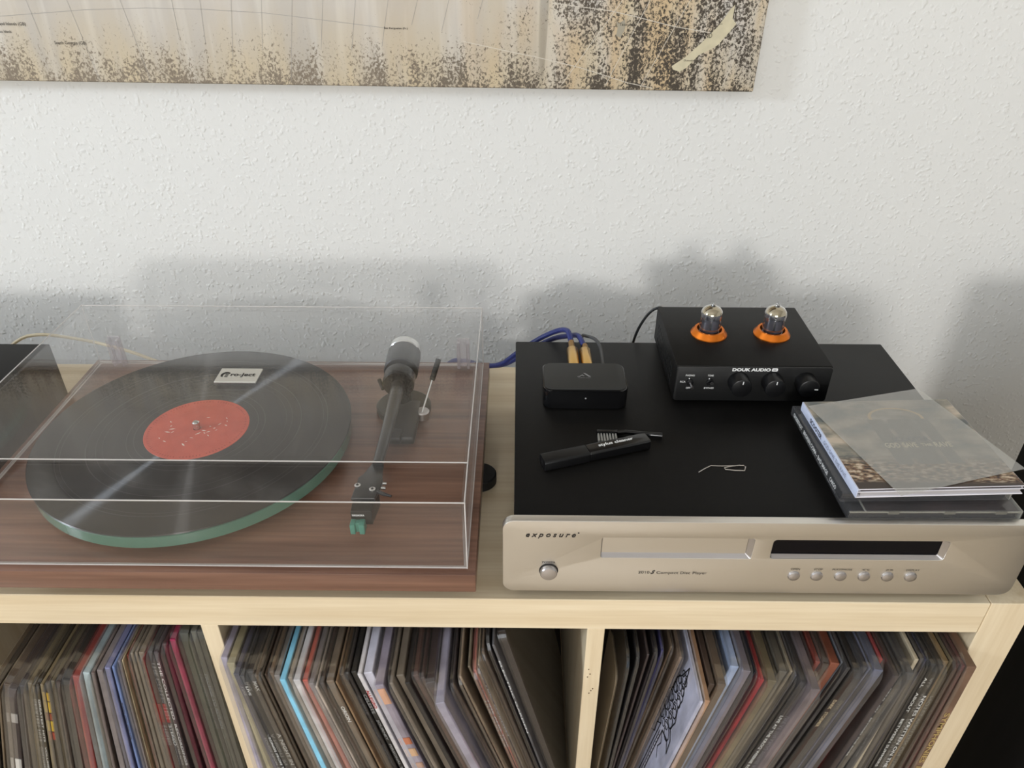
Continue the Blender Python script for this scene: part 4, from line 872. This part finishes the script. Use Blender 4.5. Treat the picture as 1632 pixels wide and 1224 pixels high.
REC_R = [
 (0.0185,-0.0166,-0.0566,0.0022,(26, 23, 22),'matt black with rounded tan card'),
 (0.0215,-0.0164,-0.0750,0.0022,(34, 30, 30),'black'),
 (0.0245,-0.0121,-0.0985,0.0022,(62, 52, 50),'black with speckled edge'),
 (0.0275,-0.0098,-0.1091,0.0022,(52, 44, 46),'dark brown'),
 (0.0305,-0.0067,-0.1241,0.0022,(56, 54, 100),'indigo'),
 (0.0335,-0.0021,-0.1438,0.0020,(124, 104, 84),'brown'),
 (0.0365,-0.0133,-0.1540,0.0031,(120, 100, 84),'sepia'),
 (0.0405,-0.0580,-0.1737,0.0036,(208, 208, 230),'white with black sword drawing'),
 (0.0452,-0.0573,-0.1745,0.0048,(168, 132, 104),'copper brown'),
 (0.0510,-0.0404,-0.1785,0.0054,(70, 56, 48),'dark brown'),
 (0.0576,-0.0409,-0.1795,0.0085,(96, 80, 66),'drab brown'),
 (0.0719,-0.0218,-0.1850,0.0083,(178, 196, 232),'icy blue'),
 (0.0813,-0.0263,-0.1857,0.0085,(124, 116, 126),'mauve grey'),
 (0.0915,-0.0259,-0.1914,0.0011,(34, 36, 50),'midnight navy'),
 (0.0936,-0.0349,-0.1917,0.0042,(150, 30, 34),'crimson'),
 (0.0991,-0.0360,-0.1947,0.0085,(110, 98, 74),'olive brown'),
 (0.1099,-0.0258,-0.2016,0.0079,(92, 86, 76),'stone grey'),
 (0.1188,-0.0248,-0.2066,0.0030,(150, 138, 120),'taupe with worn cream edge'),
 (0.1227,-0.0287,-0.2065,0.0017,(88, 86, 94),'slate'),
 (0.1258,-0.0358,-0.2056,0.0051,(50, 47, 49),'charcoal with white concert lettering'),
 (0.1323,-0.0439,-0.2051,0.0085,(116, 104, 108),'mauve with white lettering on its cover'),
 (0.1441,-0.0144,-0.2108,0.0048,(130, 56, 44),'brick'),
 (0.1506,-0.0171,-0.2087,0.0060,(78, 66, 58),'dusky brown'),
 (0.1584,-0.0164,-0.2073,0.0085,(124, 72, 54),'burnt orange'),
 (0.1692,-0.0144,-0.2056,0.0016,(98, 102, 110),'blue grey'),
 (0.1727,-0.0211,-0.2029,0.0035,(62, 60, 60),'graphite'),
 (0.1779,-0.0231,-0.2012,0.0061,(46, 42, 40),'black with pale lettering'),
 (0.1856,-0.0204,-0.2001,0.0072,(58, 58, 64),'dark slate'),
 (0.1946,-0.0211,-0.1975,0.0017,(122, 126, 156),'periwinkle'),
 (0.1998,-0.0240,-0.1905,0.0085,(104, 106, 124),'dusty lilac'),
 (0.2111,-0.0122,-0.1851,0.0031,(190, 26, 34),'scarlet'),
 (0.2243,-0.0310,-0.1566,0.0055,(68, 56, 52),'wavy dark brown'),
 (0.2378,-0.0272,-0.1345,0.0027,(40, 36, 36),'black with white lettering'),
 (0.2481,-0.0290,-0.1137,0.0085,(76, 74, 74),'iron grey'),
 (0.2745,-0.0152,-0.0759,0.0037,(206, 192, 166),'ivory'),
 (0.2810,-0.0146,-0.0704,0.0035,(70, 66, 66),'dull grey'),
 (0.2873,-0.0153,-0.0643,0.0015,(54, 54, 84),'navy'),
 (0.2917,-0.0207,-0.0581,0.0045,(36, 34, 34),'black with faded lettering'),
 (0.2995,-0.0224,-0.0503,0.0061,(50, 46, 42),'black with typed lettering'),
 (0.3088,-0.0174,-0.0439,0.0052,(134, 112, 80),'golden tan'),
 (0.3174,-0.0167,-0.0362,0.0031,(104, 94, 72),'olive tan'),
 (0.3239,-0.0207,-0.0284,0.0034,(60, 26, 26),'dark oxblood'),
 (0.3305,-0.0220,-0.0212,0.0034,(88, 34, 32),'maroon'),
 (0.3372,-0.0233,-0.0141,0.0085,(120, 92, 74),'maroon brown with gilt lettering'),
]

# ------------------------------------------------------------------ vinyl records in the compartments
def jacket_mat():
    m, t, b = new_mat('record_cover_board'); N = t.nodes; L = t.links
    oi = N.new('ShaderNodeObjectInfo'); tc = N.new('ShaderNodeTexCoord')
    ad = N.new('ShaderNodeVectorMath'); ad.operation = 'ADD'; L.new(tc.outputs['Object'], ad.inputs[0]); L.new(oi.outputs['Random'], ad.inputs[1])
    n = N.new('ShaderNodeTexNoise'); L.new(ad.outputs[0], n.inputs[0]); n.inputs['Scale'].default_value = 34; n.inputs['Detail'].default_value = 5
    mr = N.new('ShaderNodeMapRange'); L.new(n.outputs[0], mr.inputs[0]); mr.inputs[1].default_value = 0.3; mr.inputs[2].default_value = 0.72; mr.inputs[3].default_value = 0.68; mr.inputs[4].default_value = 1.28
    mx = N.new('ShaderNodeMix'); mx.data_type = 'RGBA'; mx.blend_type = 'MULTIPLY'; mx.inputs[0].default_value = 1; L.new(oi.outputs['Color'], mx.inputs[6]); L.new(mr.outputs[0], mx.inputs[7])
    L.new(mx.outputs[2], b.inputs['Base Color']); b.inputs['Roughness'].default_value = 0.42
    return m
M_jacket = jacket_mat()
M_paper = mat('worn_card_edge', (176, 162, 140), 0.7, var=(120, 0.2))
ORDN = lambda i: '%d%s' % (i, 'th' if 10 <= i % 100 <= 20 else {1: 'st', 2: 'nd', 3: 'rd'}.get(i % 10, 'th'))
def record_sleeve(xb, yf, th, t, rgb, desc, comp, idx):
    Hr, Dr = 0.3130, 0.3130
    b = MB(); b.box(0, t, 0.003, 0.003+Dr, 0, Hr, min(0.0006, t*0.3), 1)
    o = b.build('record_sleeve', M_jacket, smooth=False)
    o.location = (xb, yf, ZC+0.0004+(t*math.sin(abs(th)) if th < 0 else 0)); o.rotation_euler = (0, -th, 0)
    o.color = lin(rgb)
    tag(o, '%s record sleeve, %s from left in %s compartment' % (desc, ORDN(idx), comp), 'record', 'records in the %s compartment' % comp)
    # clear outer sleeve: a film over spine and top with a rounded front corner
    if (idx*7+len(desc)) % 5 != 0:
        rr = random.uniform(0.008, 0.018); yo = random.uniform(-0.0045, -0.0005); zo = Hr+random.uniform(0.002, 0.006)
        pr = [(0.20, 0.002), (yo, 0.002)]+[(yo+rr-rr*math.cos(R_(a)), zo-rr+rr*math.sin(R_(a))) for a in (0, 22, 45, 68, 90)]+[(0.30, zo)]
        b = MB(); e = 0.00025
        b.prism(pr, (-e, 0, 0), (0, 1, 0), (0, 0, 1), (t+2*e, 0, 0))
        s = b.build('clear_sleeve', M_poly, smooth=False); s.parent = o
    return o
def spine_text(o, s, t, z0, z1, mt=None, h=None):
    c = (t/2, 0.0026, (z0+z1)/2)
    text(s, 'lettering', mt or M_white, o, c, (0, 0, -1), (1, 0, 0), width=abs(z1-z0), height=h or min(t*0.6, 0.0034), bold=0.02, off=(0, 0, 0))
def spine_blocks(o, t, blocks, name='spine_print'):
    for z0, z1, rgb in blocks:
        b = MB(); b.box(t*0.1, t*0.9, 0.0022, 0.0029, z0, z1); p = b.build(name, mat('spine_ink', rgb, 0.5), smooth=False); p.parent = o
M_goldtext = mat('gilt_print', (176, 150, 96), 0.5); M_redtext = mat('red_print', (176, 50, 50), 0.5)
RECS = {}
for comp, rows in (('left', REC_L), ('middle', REC_M), ('right', REC_R)):
    for i, (xb, yf, th, t, rgb, desc) in enumerate(rows): RECS[comp, i] = (record_sleeve(xb, yf, th, t, rgb, desc, comp, i+1), t, desc)
def find(comp, frag):
    return next((o, t) for (c, i), (o, t, d) in RECS.items() if c == comp and frag in d)
o, t = find('left', 'yellow and red'); spine_blocks(o, t, ((0.288, 0.300, (214, 170, 40)), (0.270, 0.286, (222, 180, 46)), (0.258, 0.268, (160, 70, 40)), (0.240, 0.256, (224, 184, 50)), (0.226, 0.238, (176, 60, 40))))
o, t = find('left', 'dark brown with white'); spine_text(o, 'GREATEST HITS   VOLUME TWO', t, 0.292, 0.150)
o, t = find('left', 'white splashes'); spine_blocks(o, t, ((0.180, 0.200, (216, 212, 208)), (0.150, 0.172, (222, 218, 214)), (0.262, 0.276, (170, 164, 160))))
o, t = find('left', 'plum grey'); spine_text(o, 'THE COLLECTED  RECORDINGS', t, 0.300, 0.130)
o, t = find('left', 'cornflower'); spine_text(o, 'RAIN ON WATER', t, 0.260, 0.200, M_inkblue)
o, t = find('left', 'charcoal'); spine_blocks(o, t, ((0.205, 0.235, (170, 52, 46)),)); spine_text(o, 'STEREO', t, 0.200, 0.165)
o, t = find('left', 'grey green'); spine_text(o, 'PROMISE TO RETURN', t, 0.250, 0.160, M_greyprint)
o, t = find('middle', 'dark grey with white'); spine_text(o, 'LIVE', t, 0.298, 0.285); spine_text(o, 'SONGS FROM THE EARLY YEARS', t, 0.220, 0.110)
o, t = find('middle', 'black with white'); spine_text(o, 'MAX', t, 0.300, 0.286); spine_text(o, 'A NIGHT IN THE CITY', t, 0.220, 0.120)
o, t = find('middle', 'grey brown with'); spine_text(o, 'ORION', t, 0.276, 0.252)
o, t = RECS['middle', 21][:2]; spine_text(o, 'CELESTE', t, 0.280, 0.250, M_greyprint); spine_text(o, 'JOURNEY   PERSONAL TALES', t, 0.240, 0.140, M_greyprint)
o, t = find('middle', 'white with red'); spine_text(o, 'ALLEGRO', t, 0.290, 0.262, M_redtext, t*0.7)
o, t = find('middle', 'orange flecks'); spine_blocks(o, t, ((0.286, 0.308, (214, 160, 130)), (0.222, 0.232, (196, 110, 70)), (0.202, 0.214, (214, 170, 130)), (0.182, 0.190, (190, 150, 130))))
o, t = find('middle', 'rose'); spine_text(o, 'TIME AND TIDE', t, 0.270, 0.190, M_white)
o, t = find('middle', 'steel grey'); spine_text(o, 'ELECTRIC GARDEN', t, 0.290, 0.170)
o, t = find('right', 'white concert'); spine_text(o, 'LIVE AT THE KROQ WEENIE ROAST', t, 0.262, 0.160, None, 0.0036)
o, t = find('right', 'pale lettering'); spine_text(o, 'DARK   STORMER', t, 0.268, 0.225, M_creamcable)
o, t = find('right', 'black with white lettering'); spine_text(o, 'SIRIUS   ON    BEYOND THE RIVER', t, 0.290, 0.180)
o, t = find('right', 'faded lettering'); spine_text(o, 'ALL   ABOUT    BETWEEN SUMMERS 1978', t, 0.295, 0.130)
o, t = find('right', 'typed lettering'); spine_text(o, 'NOTES WRITTEN ON THE ROAD', t, 0.270, 0.120)
o, t = find('right', 'gilt'); spine_text(o, 'SYMPHONIES 1770', t, 0.245, 0.130, M_goldtext, 0.0052)
# ink drawing of an ornate sword on the white cover (left face of that sleeve)
o, t = find('right', 'sword')
b = MB()
def stroke(pts, w=0.0011):
    P = [Vector((-0.0005, yc+(y-yc)*1.15, 0.012+z)) for y, z in pts]
    for p, q in zip(P[:-1], P[1:]):
        d = (q-p).normalized(); n = Vector((0, -d.z, d.y))*w/2; p = p-d*w*.3; q = q+d*w*.3
        b.quad((p+n, q+n, q-n, p-n))
def curl(cy, cz, r, a0, a1, w=0.0011, k=0.55):
    stroke([(cy+r*(1-(1-k)*i/8)*math.cos(R_(a0+(a1-a0)*i/8)), cz+r*(1-(1-k)*i/8)*math.sin(R_(a0+(a1-a0)*i/8))) for i in range(9)], w)
yc = 0.0400
stroke([(yc-0.0035, 0.205), (yc-0.0035, 0.060), (yc, 0.050), (yc+0.0035, 0.060), (yc+0.0035, 0.205)], 0.0013); stroke([(yc, 0.200), (yc, 0.062)], 0.0007)
for z in [0.196-0.006*i for i in range(22)]: stroke([(yc-0.003, z), (yc, z-0.003), (yc+0.003, z)], 0.0006)
for sgn in (-1, 1):
    for k, (r, z) in enumerate(((0.012, 0.214), (0.010, 0.228), (0.009, 0.242), (0.008, 0.256), (0.0065, 0.270), (0.005, 0.281))):
        curl(yc+sgn*r*0.85, z, r*0.75, 90+sgn*60, 90-sgn*290, 0.0012); curl(yc+sgn*r*0.5, z+0.004, r*0.45, 90, 90+sgn*300, 0.0009)
    stroke([(yc+sgn*0.003, 0.205), (yc+sgn*0.016, 0.212), (yc+sgn*0.024, 0.205), (yc+sgn*0.021, 0.220), (yc+sgn*0.013, 0.226), (yc+sgn*0.016, 0.240), (yc+sgn*0.010, 0.252), (yc+sgn*0.011, 0.266), (yc+sgn*0.005, 0.278), (yc, 0.296)], 0.0014)
    stroke([(yc+sgn*0.004, 0.204), (yc+sgn*0.010, 0.196), (yc+sgn*0.007, 0.186), (yc+sgn*0.0135, 0.178)], 0.0010)
for z in (0.212, 0.226, 0.240, 0.254, 0.268): curl(yc, z, 0.0035, 0, 340, 0.0010, 0.9)
p = b.build('ink_drawing', mat('black_ink', (14, 14, 18), 0.6), smooth=False); p.parent = o

o, t = find('right', 'rounded tan card')
b = MB(); b.prism(at(rrect(0.0620, 0.2050, 0.0140, 6), 0.0500, 0.1620), (-0.0004, 0, 0), (0, 1, 0), (0, 0, 1), (-0.0007, 0, 0))
p = b.build('tan_card', mat('tan_card_stock', (140, 124, 100), 0.6)); p.parent = o
